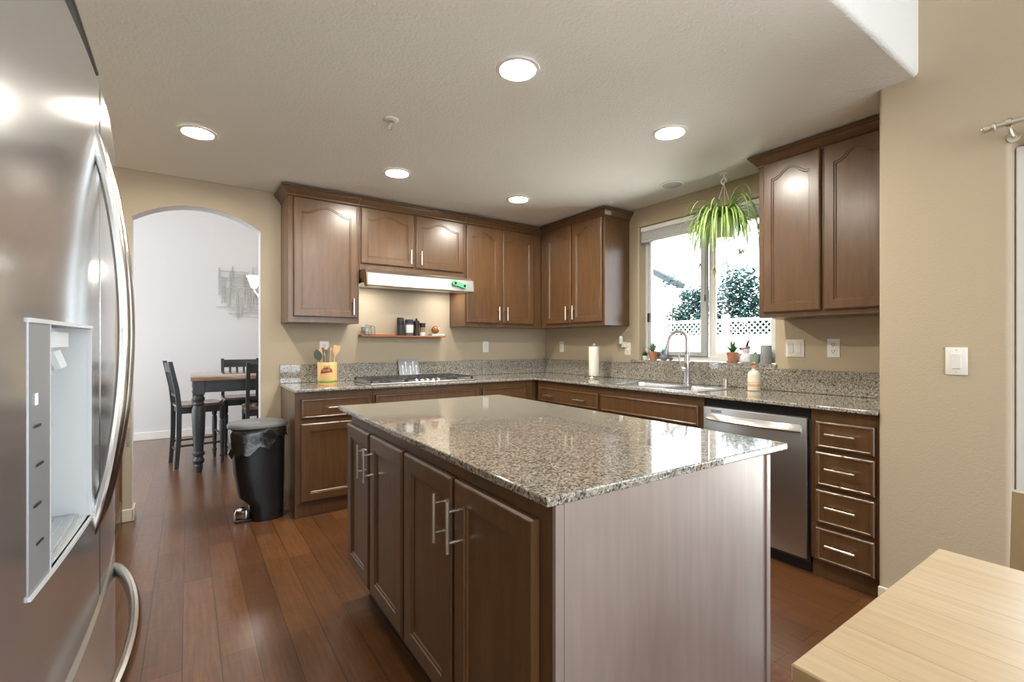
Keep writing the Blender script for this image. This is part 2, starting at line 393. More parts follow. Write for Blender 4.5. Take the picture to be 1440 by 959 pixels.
def bush(label, c, clumps, m, n=1500, ls=.075):
    t = thing('garden_bush', label, 'bush', (c[0], c[1], -.15), group=None)
    st = B()
    for k, (dx,dy,z,r) in enumerate(clumps):
        st.tube([(c[0]+.05*(k-1),c[1]+.04*k,-.15),(c[0]+dx*.4,c[1]+dy*.4,z*.5),(c[0]+dx,c[1]+dy,z)], [.035,.025,.01], 6)
    st.build('stem', bark_m, t)
    lf = B()
    tot = sum(q[3]**2 for q in clumps)
    for (dx,dy,z,r) in clumps:
        for i in range(int(n*r*r/tot)):
            d = Vector((random.gauss(0,1),random.gauss(0,1),random.gauss(0,1))).normalized()*r*random.random()**.45
            p = Vector((c[0]+dx,c[1]+dy,z))+Vector((d.x,d.y,d.z*1.0))
            a = Vector((random.gauss(0,1),random.gauss(0,1),random.gauss(0,.7))).normalized()
            q = a.orthogonal().normalized(); L = ls*random.uniform(.7,1.3)
            lf.add([p, p+a*L*.5+q*L*.28, p+a*L, p+a*L*.5-q*L*.28], [(0,1,2,3)])
    lf.build('foliage', m, t, smooth=0, flip=False)
    return t
bush('dense blue green bush behind the lattice fence', (4.75,.4), [(0,.25,2.0,.40),(0,-.25,1.95,.42),(.05,.05,2.32,.34),(0,.35,1.5,.36),(0,-.1,1.5,.4),(0,-.5,1.5,.3),(0,.62,1.5,.36)], bush_m, 5200)
bush('loose blue green bush nearer the sliding sash', (6.0,2.35), [(0,-.25,2.05,.38),(0,.2,1.85,.34),(0,.0,2.3,.22),(0,-.35,2.3,.25),(.05,.45,1.6,.22),(0,0,1.55,.4)], bush_m, 3400)
bush('fresh green bush beside the right wall cabinet', (6.5,.72), [(0,.0,2.0,.34),(0,-.1,2.5,.3),(0,.1,1.6,.34)], bush2_m, 1500)
t = thing('neighbour_house', 'white house with a dark sloping eave past the fence', 'house', (8,5,-.15))
B().prism([(3.3,-.15),(9.5,-.15),(9.5,3.1),(6.4,4.3),(3.3,2.63)], 'x', 7.2, 9.5).build('wall', fence_m, t)
slate_m = mat('slate_fascia', (.012,.022,.027), .6)
B().obox((7.08, 3.73, 2.955), (1,0,0), (0,.88,.475), (0,-.475,.88), .11, .5, .07).build('eave', slate_m, t)
t = thing('thin_tree', 'thin leafy twig tree above the dark eave outside', 'tree', (6.5,3.2,-.15))
B().tube([(6.5,3.15,-.15),(6.5,3.15,1.8),(6.5,3.12,2.75)], [.03,.02,.006], 6).build('trunk', bark_m, t)
lf = B()
for i in range(60):
    p = Vector((6.5+random.gauss(0,.08), 3.14+random.gauss(0,.15), 2.8+random.gauss(0,.1)))
    a = Vector((random.gauss(0,1),random.gauss(0,1),random.gauss(0,.7))).normalized(); q = a.orthogonal().normalized(); L = .1
    lf.add([p, p+a*L*.5+q*L*.28, p+a*L, p+a*L*.5-q*L*.28], [(0,1,2,3)])
lf.build('foliage', bush_m, t, smooth=0, flip=False)

# ------------------------------------------------------------------ cabinetry
WIN = -PI/2; LEFT = PI/2
def ringpts(x0, x1, z0, z1, rise_, n=14, y=0):
    P = [(x0,y,z0),(x1,y,z0)]
    for i in range(n+1):
        tt = i/n; x = x1+(x0-x1)*tt
        s_ = min(tt, 1-tt)/.5; s_ = max(0, (s_-.14)/.86)
        P.append((x, y, z1-rise_+rise_*(.5-.5*math.cos(PI*s_))**.9))
    return P
def door(parent, x0, x1, z0, z1, yf, arch_=0, stile=.055, handle=None, name='door', m=None, raised=False):
    m = m or wood_m; n = 18 if arch_ else 2
    b = B(); R = [ringpts(x0,x1,z0,z1,0,n,yf+.02), ringpts(x0,x1,z0,z1,0,n,yf+.006), ringpts(x0+.005,x1-.005,z0+.005,z1-.005,0,n,yf+.001)]
    if raised:   # drawer front: wide bevelled rim round a flat field
        R += [ringpts(x0+.009,x1-.009,z0+.009,z1-.009,0,n,yf), ringpts(x0+.015,x1-.015,z0+.013,z1-.013,0,n,yf), ringpts(x0+.020,x1-.020,z0+.017,z1-.017,0,n,yf+.004)]
    else:
        s_ = stile
        R += [ringpts(x0+.008,x1-.008,z0+.008,z1-.008,0,n,yf), ringpts(x0+s_,x1-s_,z0+s_,z1-s_+.002,arch_,n,yf), ringpts(x0+s_+.003,x1-s_-.003,z0+s_+.003,z1-s_-.001,arch_,n,yf+.005),
              ringpts(x0+s_+.009,x1-s_-.009,z0+s_+.009,z1-s_-.007,arch_,n,yf+.005), ringpts(x0+s_+.013,x1-s_-.013,z0+s_+.013,z1-s_-.011,arch_,n,yf+.010)]
    b.rings(R, True, True)
    d = b.build(name, m, parent, smooth=18)
    for h in ([handle] if handle and not isinstance(handle, list) else (handle or [])):
        pull(d, h, yf)
    return d
def pull(parent, h, yf):
    hx, hz, o, L = h[:4]; so = h[4] if len(h) > 4 else .032; r = .0058
    b = B()
    if o == 'v':
        b.tube([(hx,yf-so,hz-L/2),(hx,yf-so,hz+L/2)], r, 10)
        for s_ in (-1,1): b.tube([(hx,yf+.001,hz+s_*L*.3),(hx,yf-so,hz+s_*L*.3)], r*.8, 8)
    else:
        b.tube([(hx-L/2,yf-so,hz),(hx+L/2,yf-so,hz)], r, 10)
        for s_ in (-1,1): b.tube([(hx+s_*L*.3,yf+.001,hz),(hx+s_*L*.3,yf-so,hz)], r*.8, 8)
    b.build('handle', nickel_m, parent)
def crown(parent, x0, x1, yf, zt, endl=False, endr=False, lo=.075, out=.05):
    prof = [(.0,0),(.008,.004),(.008,.016),(.016,.022),(.026,.040),(.042,.052),(.042,.060),(out,.064),(out,lo)]
    b = B(); P = []
    for o, z in prof:
        row = []
        if endl: row.append((x0-o, -.001, zt-lo+z))
        row.append((x0-(o if endl else 0), yf-o, zt-lo+z)); row.append((x1+(o if endr else 0), yf-o, zt-lo+z))
        if endr: row.append((x1+o, -.001, zt-lo+z))
        P.append(row)
    row = []
    if endl: row.append((x0+.0, -.001, zt))
    row += [(x0, yf+.01, zt), (x1, yf+.01, zt)]
    if endr: row.append((x1, -.001, zt))
    P.append(row)
    b.rings(P, False, False, closed=False); b.build('crown_moulding', wood_m, parent, smooth=25)
UF = -.32; UD = -.34; UZ0, UZ1, UC = 1.40, 2.372, 2.436
def upper(name, label, x0, x1, doors, z0=UZ0, rot=0, **cr):
    t = thing(name, label, 'cabinet', ((x0+x1)/2, -.16, z0), rot)
    B().box(x0, x1, UF, -.001, z0, UZ1, .003).build('body', wood_m, t)
    for (a, c, za_, zb, h) in doors:
        door(t, a, c, za_, zb, UD, .055 if zb-za_ > .6 else .045, .052, h)
    crown(t, x0, x1, UF, UC, **cr)
    return t
upper('wall_cabinet', 'tall single door brown wall cabinet nearest the archway', -2.735, -2.2005, [(-2.697,-2.218,1.445,2.355,(-2.255,1.535,'v',.13))], endl=True)
upper('wall_cabinet', 'short two door brown wall cabinet directly over the range hood', -2.1995, -1.2155, [(-2.188,-1.728,1.898,2.358,(-1.765,1.985,'v',.12)),(-1.705,-1.240,1.898,2.358,(-1.668,1.985,'v',.12))], z0=1.842)
upper('wall_cabinet', 'two door brown wall cabinet filling the inner corner beside the hood', -1.2145, -.001, [(-1.205,-.825,1.435,2.355,(-.86,1.53,'v',.13)),(-.80,-.418,1.435,2.355,(-.765,1.53,'v',.13))])
upper('wall_cabinet', 'two door brown wall cabinet left of the kitchen window', .3405, 1.245, [(.435,.81,1.435,2.365,(.775,1.53,'v',.13)),(.835,1.222,1.435,2.365,(.87,1.53,'v',.13))], rot=WIN, endr=True)
upper('wall_cabinet', 'two door honey brown wall cabinet right of the kitchen window', 2.61, 3.349, [(2.645,2.975,1.432,2.375,None),(2.992,3.315,1.432,2.375,None)], rot=WIN, endl=True)

CF = -.61; CD = -.63
def base(name, label, x0, x1, fronts, rot=0, cat='cabinet', toe=True, endl=False, endr=False, hollow=False):
    t = thing(name, label, cat, ((x0+x1)/2, -.3, 0), rot)
    b = B().box(x0, x1, CF, -.001, .1, .8915, .002) if not hollow else B().box(x0,x0+.018,CF,-.001,.1,.8915).box(x1-.018,x1,CF,-.001,.1,.8915).box(x0+.018,x1-.018,CF,-.001,.1,.118).box(x0+.018,x1-.018,-.012,-.001,.118,.8915).box(x0+.018,x1-.018,CF,CF+.02,.118,.8915)
    if endl: b.box(x0, x0+.02, CF, -.001, 0.001, .1)
    if endr: b.box(x1-.02, x1, CF, -.001, 0.001, .1)
    b.build('body', wood_m, t)
    B().box(x0+(.02 if endl else 0), x1-(.02 if endr else 0), CF+.025, CF+.045, .0, .1).build('toe_board', wood_m, t)
    for f in fronts:
        k, a, c, za_, zb, h = f
        door(t, a, c, za_, zb, CD, 0, .055, h, name=k, raised=(k != 'door'))
    return t
base('base_cabinet', 'brown base cabinet with one drawer over one door beside the bin', -2.735, -2.182, [('drawer',-2.697,-2.205,.70,.842,(-2.455,.775,'h',.13)),('door',-2.697,-2.205,.112,.665,None)], endl=True)
base('base_cabinet', 'brown base cabinet under the gas cooktop', -2.181, -1.2205, [('drawer_front',-2.165,-1.238,.70,.842,None),('door',-2.165,-1.715,.112,.665,(-1.75,.57,'v',.13)),('door',-1.69,-1.238,.112,.665,(-1.655,.57,'v',.13))])
base('base_cabinet', 'brown base cabinet running into the inner corner of the counter', -1.2195, -.001, [('drawer_front',-1.203,-.73,.70,.842,None),('door',-1.203,-.73,.112,.665,(-1.165,.57,'v',.13))])
base('base_cabinet', 'brown base cabinet with one wide two handled drawer left of the sink', .6505, 1.478, [('drawer',.69,1.462,.70,.832,[(.86,.762,'h',.1),(1.27,.762,'h',.14)]),('door',.69,1.066,.112,.665,(1.03,.57,'v',.13)),('door',1.086,1.462,.112,.665,(1.122,.57,'v',.13))], rot=WIN)
base('base_cabinet', 'brown base cabinet under the double sink with a blank drawer front', 1.479, 2.408, [('drawer_front',1.495,2.375,.70,.832,None),('door',1.495,1.925,.112,.665,(1.89,.57,'v',.13)),('door',1.945,2.375,.112,.665,(1.98,.57,'v',.13))], rot=WIN, hollow=True)
dz = [(.692,.832),(.478,.666),(.270,.466),(.100,.258)]
dz = [(.690,.830),(.492,.668),(.296,.470),(.100,.272)]
base('base_cabinet', 'narrow brown stack of four drawers at the right end of the counter', 3.043, 3.349, [('drawer',3.071,3.332,a,c,(3.195,(a+c)/2+.01,'h',.133)) for a, c in dz], rot=WIN)

# dishwasher
t = thing('dishwasher', 'stainless dishwasher between the sink and the drawer stack', 'dishwasher', (2.725,-.3,0), WIN)
B().box(2.415, 3.036, -.595, -.02, .06, .868).build('tub', dsteel_m, t)
B().box(2.413, 3.036, -.60, -.585, .835, .891).build('control_edge', black_m, t)
b = B().box(2.415, 3.03, -.628, -.596, .082, .838, .006, 2)
b.build('door', steel_m, t)
hb = B()
R = []
for i in range(13):
    u = i/12; x = 2.44+.565*u; yy = -.632-.034*(1-(2*u-1)**4)
    R.append([(x,yy+.006,.752),(x,yy-.008,.757),(x,yy-.010,.764),(x,yy-.002,.784),(x,yy+.010,.798),(x,yy+.018,.79),(x,yy+.016,.757)])
hb.rings(R); hb.build('handle', satin_m, t)
v = B()
for i in range(3): v.box(2.47, 2.54, -.630, -.6275, .806+i*.006, .809+i*.006)
v.build('vent', dark_m, t)
B().box(2.413, 3.04, -.575, -.555, .001, .08).build('kick_plate', black_m, t)

# cabinet past the refrigerator
t = thing('base_cabinet', 'dark base cabinet beyond the refrigerator against the arch wall', 'cabinet', (-1.1,3.9,0), LEFT)
B().box(-2.2, -.02, 3.74, 4.348, .1, .8915, .002).build('body', wood_m, t)
B().box(-2.2, -.02, 3.785, 3.80, 0, .1).build('toe_board', wood_m, t)
for i in range(4):
    a = -.045-.53*(i+1)+.02; c = a+.51
    door(t, a, c, .112, .842, 3.725, 0, .055, (c-.04, .60, 'v', .13))
B().box(-2.2, -.002, 3.70, 4.348, .892, .914, .004).build('worktop', granite_m, t)

# ------------------------------------------------------------------ countertop with backsplash
SX0, SX1, SY0, SY1 = -.565, -.125, -2.33, -1.51
t = thing('countertop', 'grey speckled granite worktop along the back and window walls', 'countertop', (-.4,-.4,.892))
xs = [-2.745, -.645, SX0, SX1, -.001]; ys = [-3.349, SY0, SY1, -.645, -.001]
b = B().cells(xs, ys, lambda x, y: (y > -.645 or x > -.645) and not (SX0<x<SX1 and SY0<y<SY1), 'z', .892, .914)
ct = b.build('worktop', granite_m, t)
bv = ct.modifiers.new('eased_edge', 'BEVEL'); bv.width = .006; bv.segments = 3; bv.limit_method = 'ANGLE'; bv.harden_normals = True; bv.angle_limit = math.radians(50)
B().box(-2.745, -.021, -.021, -.001, .915, 1.066, .002).box(-.021, -.001, -3.349, -.001, .915, 1.066, .002).box(-.60, -.022, -3.349, -3.329, .915, 1.066, .002).build('backsplash', granite_m, t)

# sink
sink_m = mat('sink_steel', (.62,.63,.65), .25, metal=1)
t = thing('sink', 'double bowl stainless sink set in the granite below the window', 'sink', (-.35,-1.92,.914))
def bowl(y0, y1, dep):
    b = B(); x0, x1 = SX0+.02, SX1-.07; r_ = .05
    def rr(ins, z):
        P = []
        for cx, cy, a0 in ((x1-r_-ins,y1-r_-ins,0),(x0+r_+ins,y1-r_-ins,90),(x0+r_+ins,y0+r_+ins,180),(x1-r_-ins,y0+r_+ins,270)):
            for k in range(6):
                a = math.radians(a0+18*k); P.append((cx+r_*math.cos(a), cy+r_*math.sin(a), z))
        return P
    b.rings([rr(0,.914), rr(.004,.905), rr(.012,.914-dep+.03), rr(.035,.914-dep)], False, True)
    return b
b = B().cells([SX0-.012, SX0+.022, SX1-.072, SX1+.012], [SY0-.012, SY0+.022, -2.03, -1.995, SY1-.022, SY1+.012],
    lambda x, y: not (SX0+.022<x<SX1-.072 and (SY0+.022<y<-2.03 or -1.995<y<SY1-.022)), 'z', .9145, .919)
b.build('rim', sink_m, t)
bowl(-1.997, SY1-.02, .2).build('bowl', sink_m, t, flip=True); bowl(SY0+.02, -2.028, .16).build('bowl', sink_m, t)
# faucet
t = thing('faucet', 'tall brushed nickel gooseneck faucet behind the sink', 'faucet', (-.15,-1.94,.919))
fx, fy = -.155, -1.962
B().lathe([(.030,0),(.030,.006),(.024,.012),(.0235,.12),(.025,.125),(.025,.175),(.021,.18),(.0205,.235),(.016,.24)], (fx,fy,.919), 20).build('body', satin_m, t)
P = [(fx,fy,1.155)]
dv = Vector((-.55,.83,0)).normalized(); rad = .066
for i in range(15):
    a = PI*i/14*.96; P.append((fx+dv.x*rad*(1-math.cos(a)), fy+dv.y*rad*(1-math.cos(a)), 1.266+rad*math.sin(a)))
P += [Vector(P[-1])+(Vector(P[-1])-Vector(P[-2])).normalized()*.035]
fau_m = mat('satin_faucet_nickel', (.42,.40,.38), .3, metal=1)
B().tube(P, .0125, 12).build('neck', fau_m, t)
e = Vector(P[-1]); pd = (Vector(P[-1])-Vector(P[-2])).normalized()
B().tube([e-pd*.005, e+pd*.012, e+pd*.05, e+pd*.085, e+pd*.09], [.0135,.015,.018,.020,.016], 14).build('spray_head', fau_m, t)
B().tube([(fx,fy,1.04),(fx-.02,fy+.03,1.04)], .021, 14).tube([(fx-.022,fy+.034,1.045),(fx-.03,fy+.045,1.09),(fx-.033,fy+.05,1.15)], [.009,.007,.006], 10).build('lever', satin_m, t)
b = B().lathe([(.022,0),(.022,.004),(.018,.008),(.018,.056),(.015,.06)], (-.09,-2.24,.919), 18)
tag(b.build('air_gap', nickel_m), 'short nickel cylinder beside the faucet at the sink edge', 'air gap')

# ------------------------------------------------------------------ island
IA = -.0135; IO = (-2.738, -3.445)
def isl_loc(): pass
ti = thing('kitchen_island', 'brown kitchen island cabinet with four shaker doors facing the refrigerator', 'island', (0,0,0))
ti.location = (*IO, 0); ti.rotation_euler = (0,0,IA)
panel_m = mat('sheen_lightened_end_panel', (.28,.225,.20), .34, var=.1, vscale=4, stretch=(9,9,.7), spec=.7, coat=.6, coat_r=.3)  # brown base lightened to carry the whitish sheen of light on this end
B().box(.028, .87, .012, 1.60, .155, .8915, .002).build('body', wood_m, ti)
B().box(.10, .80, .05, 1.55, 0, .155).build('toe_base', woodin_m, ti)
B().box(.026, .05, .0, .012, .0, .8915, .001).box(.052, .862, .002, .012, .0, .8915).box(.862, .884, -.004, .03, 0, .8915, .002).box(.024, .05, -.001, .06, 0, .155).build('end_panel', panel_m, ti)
iso = bpy.data.objects.new('isl', None)
# doors on the left side: build as facing -y then rotate through a mapping
class RB(B):
    def build(s, *a, **k):
        s.v = [(y, -x, z) for (x, y, z) in s.v]; return super().build(*a, **k)
_B = B
B = RB
ydoors = [(1.60,1.262,.060,-1),(1.240,.862,.060,1),(.840,.462,.060,-1),(.442,.058,.060,1)]
for (ya, yb, st_, sd) in ydoors:
    x0, x1 = -ya, -yb     # local x runs towards the camera
    hx = x1-.035 if sd == -1 else x0+.035
    door(ti, x0, x1, .168, .846, .006, 0, st_, (hx, .725, 'v', .145, .036))
B = _B
t = thing('island_countertop', 'polished beige speckled granite slab on the island', 'countertop', (0,0,0))
t.location = (*IO, 0); t.rotation_euler = (0,0,IA)
B().box(0.0, .99, -.004, 1.763, .8925, .914, .004, 2).build('slab', granite_m, t, smooth=15)

# ------------------------------------------------------------------ range hood, cooktop
t = thing('range_hood', 'slim stainless range hood under the short wall cabinet', 'range hood', (-1.71,-.25,1.7))
prof = [(-.001,1.841),(-.40,1.841),(-.455,1.832),(-.485,1.815),(-.50,1.80),(-.513,1.705),(-.505,1.695),(-.44,1.69),(-.40,1.735),(-.001,1.735)]
hm = mat('brushed_hood_steel', (.62,.61,.59), .34, metal=1)
b = B().prism(prof, 'x', -2.185, -1.232)
b.build('shell', hm, t)
for s_, x in ((0,-2.19),(1,-1.227)):
    B().prism([(-.30,1.838),(-.41,1.838),(-.465,1.828),(-.497,1.80),(-.51,1.705),(-.50,1.698),(-.45,1.70),(-.41,1.76),(-.36,1.775),(-.30,1.76)], 'x', x-.006, x+.006).build('end_cap', mat('bronze_hood_side', (.30,.20,.11), .35, metal=.7), t)
B().box(-1.95, -1.47, -.42, -.1, 1.728, 1.736).build('filter', dsteel_m, t)
hl = mat('hood_fill_lens', (1,1,1), .4, emit=(1,.95,.88), es=75)  # lamps added under the hood to brighten the back wall
for x in (-2.07,-1.35): B().lathe([(.04,1.7345),(.04,1.7335),(.001,1.733)], (x,-.22,0), 18).build('fill_lamp', hl, t)
grn = mat('green_plastic', (.10,.52,.22), .35)
t = thing('magnet_clip', 'small green magnetic clip stuck on the hood front', 'clip', (-1.36,-.512,1.755))
fy_ = lambda z: -.50-.013*(1.80-z)/.095
b = B().obox((-1.375,-.520,1.758), (1,0,-.25), (0,1,.13), (.25,0,1), .062, .005, .018).lathe_dir([(.024,0),(.026,.004),(.022,.012),(.001,.014)], (-1.42,-.512,1.768), (0,-1,.1)).lathe_dir([(.024,0),(.026,.004),(.022,.012),(.001,.014)], (-1.33,-.513,1.748), (0,-1,.1))
b.build('body', grn, t)
B().ball((-1.42,-.527,1.770), .011, 10).build('magnet', black_m, t)
B().ball((-1.33,-.528,1.75), .012, 10).build('magnet', black_m, t)

t = thing('gas_cooktop', 'stainless five burner gas cooktop set on the back counter', 'cooktop', (-1.72,-.32,.915))
B().box(-2.19, -1.235, -.575, -.085, .9145, .924, .004).build('tray', steel_m, t)
iron_m = mat('cast_iron', (.045,.045,.05), .4)
for gx0, gx1 in ((-2.165,-1.885),(-1.872,-1.592),(-1.579,-1.26)):
    b = B(); y0, y1 = -.535, -.095; z = .950
    for y in (y0, y1): b.box(gx0, gx1, y-.006, y+.006, z-.007, z)
    for x in (gx0, gx1): b.box(x-.006, x+.006, y0, y1, z-.007, z)
    cx = (gx0+gx1)/2; b.box(cx-.005, cx+.005, y0, y1, z-.006, z); b.box(gx0, gx1, -.33, -.32, z-.006, z)
    b.box(gx0, gx1, -.445, -.437, z-.006, z); b.box(gx0, gx1, -.213, -.205, z-.006, z)
    for x in (gx0, gx1):
        for y in (y0, y1): b.box(x-.007, x+.007, y-.007, y+.007, .924, z)
    b.build('grate', iron_m, t)
for bx, by in ((-2.025,-.21),(-2.025,-.45),(-1.732,-.33),(-1.42,-.21),(-1.42,-.45)):
    B().lathe([(.05,0),(.05,.008),(.038,.012),(.038,.02),(.030,.024)], (bx,by,.924), 18).build('burner', mat('burner_cap', (.10,.10,.10), .4, metal=.6), t)
for i in range(5):
    B().lathe([(.019,0),(.018,.016),(.015,.022)], (-1.80+.05*i-.0, -.553+.0*i, .924), 14).build('knob', chrome_m, t)

# trivet leaning on the backsplash
trm = mat('grey_trivet', (.30,.31,.34), .5)
t = thing('trivet', 'grey square trivet with pale spoon pattern leaning behind the cooktop', 'trivet', (-1.66,-.04,.915))
lean = Vector((0,.05,.17)).normalized()
B().obox((-1.66,-.050,1.003), (1,0,0), (0,lean.z,-lean.y), lean, .098, .006, .088).build('plate', trm, t)
b = B()
for i, (dx, dz_) in enumerate(((-.062,.02),(-.03,.055),(.012,.015),(.042,.058),(.072,.02))):
    c = Vector((-1.66+dx, -.050, 1.003))+lean*dz_+Vector((0,-lean.z,lean.y))*.007
    b.lathe_dir([(.001,-.022),(.007,-.010),(.009,0),(.006,.010),(.001,.014)], c, lean, 8)
    b.obox(c-lean*.05, (1,0,0), (0,lean.z,-lean.y), lean, .0022, .002, .035)
b.build('spoon_pattern', plate_m, t)

# ------------------------------------------------------------------ crock and utensils
bam = mat('bamboo', (.72,.46,.19), .35, var=.12, vscale=6, stretch=(6,6,.6))
t = thing('utensil_crock', 'bamboo utensil crock with a brown emblem and green band', 'crock', (-2.455,-.36,.915))
cx, cy = -2.458, -.36
B().lathe([(.070,0),(.072,.004),(.072,.174),(.070,.178),(.064,.178),(.063,.012),(.001,.010)], (cx,cy,.9145), 32).build('jar', bam, t)
B().lathe([(.0728,.022),(.0732,.024),(.0732,.034),(.0728,.036)], (cx,cy,.9145), 32, cap=False).build('band', mat('green_band', (.10,.30,.04), .4), t)
em = B(); br = mat('burnt_brown_ink', (.20,.05,.025), .5)
def onjar(a, z, r=.0733): 
    th = math.radians(-108)+a; return (cx+r*math.cos(th), cy+r*math.sin(th), .9145+z)
N = 14
for i in range(N):
    def lohi(k):
        u = -1+2*k/N; a = u*.62; return a, .098+.006*u, .098+.008+.034*math.sqrt(max(0,1-u*u))+.004*u
    a0,l0,h0 = lohi(i); a1,l1,h1 = lohi(i+1)
    em.add([onjar(a0,l0),onjar(a1,l1),onjar(a1,h1),onjar(a0,h0)], [(0,1,2,3)])
for a, z, rr_ in ((-.12,.142,.010),(.22,.146,.010)):
    for k in range(16):
        q0, q1 = 2*PI*k/16, 2*PI*(k+1)/16
        em.add([onjar(a+rr_*f*math.cos(q)/.073*1.1, z+rr_*f*math.sin(q)) for f, q in ((1,q0),(1,q1),(.6,q1),(.6,q0))], [(0,1,2,3)])
em.build('emblem', br, t, flip=False)
em = B()
for a, z, rr_ in ((-.25,.117,.009),(.0,.118,.007),(.25,.121,.009)):
    for k in range(12):
        q0, q1 = 2*PI*k/12, 2*PI*(k+1)/12
        em.add([onjar(a+rr_*f*math.cos(q)/.073, z+rr_*f*math.sin(q), .0736) for f, q in ((1,q0),(1,q1),(.7,q1),(.7,q0))], [(0,1,2,3)])
em.build('emblem_script', bam, t, flip=False)
woodu = mat('light_wood_utensil', (.62,.42,.22), .5); woodd = mat('dark_wood_utensil', (.22,.11,.05), .5)
def utensil(name, label, top, m, head, foot=(0,0), r=.006):
    t = thing(name, label, 'utensil', (cx,cy,.93))
    a = Vector((cx+foot[0], cy+foot[1], .93)); c = Vector((cx+top[0], cy+top[1], .9145+top[2])); d = (c-a).normalized()
    B().tube([a, a+(c-a)*.5, c], [r*.9, r, r*.8], 8).build('handle', m, t)
    side = d.cross(Vector((.45,.85,0))).normalized(); nrm = d.cross(side)
    b = B(); R = []
    L, W, kind = head
    for i in range(9):
        u = i/8
        wv = W*(math.sin(PI*(.08+.9*u))**.6 if kind == 'spoon' else (.35+.65*min(1,u*2.2)))
        p = c+d*(L*u)-d*.01
        dp = .006*math.sin(PI*u) if kind == 'spoon' else 0
        R.append([tuple(p+side*wv*math.cos(q)+nrm*(.0035*math.sin(q)+dp*math.cos(q)**2)) for q in [2*PI*k/10 for k in range(10)]])
    b.rings(R); b.build('head', m if not isinstance(head[-1], bpy.types.Material) else head[-1], t)
slate = mat('slate_green_nylon', (.10,.12,.10), .5); teal = mat('teal_silicone', (.05,.18,.22), .5)
utensil('slotted_turner', 'dark grey nylon turner drooping out left of the bamboo crock', (-.066,-.022,.205), slate, (.085,.030,'spoon'), (-.016,-.006))
utensil('cooking_spoon', 'pale wooden spoon leaning left in the crock next to the grey turner', (-.044,.014,.24), woodu, (.055,.015,'spoon'), (-.016,.004))
utensil('silicone_spatula', 'teal handled spatula in the middle of the crock', (-.012,-.030,.235), teal, (.05,.012,'flat'), (-.004,-.012))
utensil('cooking_spoon', 'dark olive wooden spoon behind the teal spatula in the crock', (-.020,.046,.255), woodd, (.05,.015,'spoon'), (-.008,.018))
utensil('cooking_spoon', 'reddish brown wooden spoon standing upright right of the teal spatula', (.014,.012,.255), mat('red_wood', (.34,.14,.06), .5), (.05,.013,'spoon'), (.004,.006))
utensil('cooking_fork', 'pale straight wooden stick standing between spoon and slotted spatula in the crock', (.036,.036,.27), woodu, (.03,.008,'flat'), (.014,.015))
utensil('slotted_spatula', 'broad pale wooden slotted spatula leaning right out of the crock', (.056,-.018,.235), woodu, (.085,.026,'flat'), (.018,-.008))

# ------------------------------------------------------------------ wall shelf and jars
sh_m = mat('orange_brown_wood', (.42,.15,.05), .35, var=.2, vscale=6, stretch=(1,8,8))
t = thing('wall_shelf', 'narrow orange brown wooden shelf holding spices above the cooktop', 'shelf', (-1.71,-.05,1.297))
B().box(-2.115, -1.305, -.105, -.001, 1.297, 1.310, .003).build('board', sh_m, t)
B().box(-2.115, -1.50, -.012, -.001, 1.310, 1.322, .002).box(-2.115, -2.09, -.105, -.012, 1.310, 1.318, .002).build('ledge', sh_m, t)
SZ = 1.3105
def shelf_item(name, label, cat, x, y=-.06):
    return thing(name, label, cat, (x,y,SZ))
t = shelf_item('storage_jar', 'low clear glass jar with a wire clasp at the left end of the shelf', 'jar', -2.05)
B().lathe([(.040,0),(.047,.004),(.047,.058),(.040,.066),(.038,.066),(.044,.057),(.044,.006),(.001,.005)], (-2.055,-.058,SZ), 24).build('jar', glass_m, t)
B().lathe([(.043,.067),(.045,.070),(.044,.076),(.03,.082),(.006,.084),(.007,.10),(.003,.104)], (-2.055,-.058,SZ), 24).build('lid', glass_m, t)
B().tube([(-2.10,-.06,SZ+.05),(-2.105,-.06,SZ+.072),(-2.07,-.06,SZ+.086),(-2.0,-.06,SZ+.084),(-1.985,-.06,SZ+.078),(-1.983,-.06,SZ+.004)], .0025, 6).build('wire_clasp', dsteel_m, t)
t = shelf_item('pepper_grinder', 'tall plain black and steel grinder leftmost of the four spice containers', 'grinder', -1.745)
B().lathe([(.030,0),(.031,.003),(.031,.10),(.029,.102)], (-1.745,-.06,SZ), 20).build('body', dgrey_m, t)
B().lathe([(.029,.103),(.031,.105),(.031,.160),(.028,.166),(.001,.167)], (-1.745,-.06,SZ), 20).build('cap', black_m, t)
t = shelf_item('spice_shaker', 'wide shaker jar with a white label and navy lid on the shelf', 'jar', -1.66)
B().lathe([(.034,0),(.036,.004),(.036,.112),(.034,.114)], (-1.66,-.06,SZ), 24).build('jar', mat('smoky_contents', (.16,.17,.18), .3), t)
B().lathe([(.0364,.028),(.0366,.03),(.0366,.098),(.0364,.10)], (-1.66,-.06,SZ), 24, cap=False).build('paper_label', plate_m, t)
B().lathe([(.037,.114),(.038,.117),(.038,.146),(.035,.150),(.001,.151)], (-1.66,-.06,SZ), 24).build('lid', mat('navy_lid', (.035,.04,.09), .4), t)
t = shelf_item('pepper_mill', 'turned dark wooden pepper mill with a knob top on the shelf', 'pepper mill', -1.588)
B().lathe([(.028,0),(.029,.01),(.024,.03),(.020,.06),(.024,.085),(.022,.095)], (-1.588,-.06,SZ), 20).build('body', mat('espresso_wood', (.03,.018,.012), .3), t)
B().lathe([(.022,.096),(.029,.105),(.031,.12),(.026,.138),(.012,.146),(.008,.150),(.010,.158),(.004,.165)], (-1.588,-.06,SZ), 20).build('cap', mat('espresso_wood', ()), t)
t = shelf_item('spice_jar', 'small spice jar with a dark cap rightmost of the four spice containers', 'jar', -1.53)
B().lathe([(.026,0),(.027,.003),(.027,.032),(.0265,.034)], (-1.53,-.065,SZ), 20).build('base', plate_m, t)
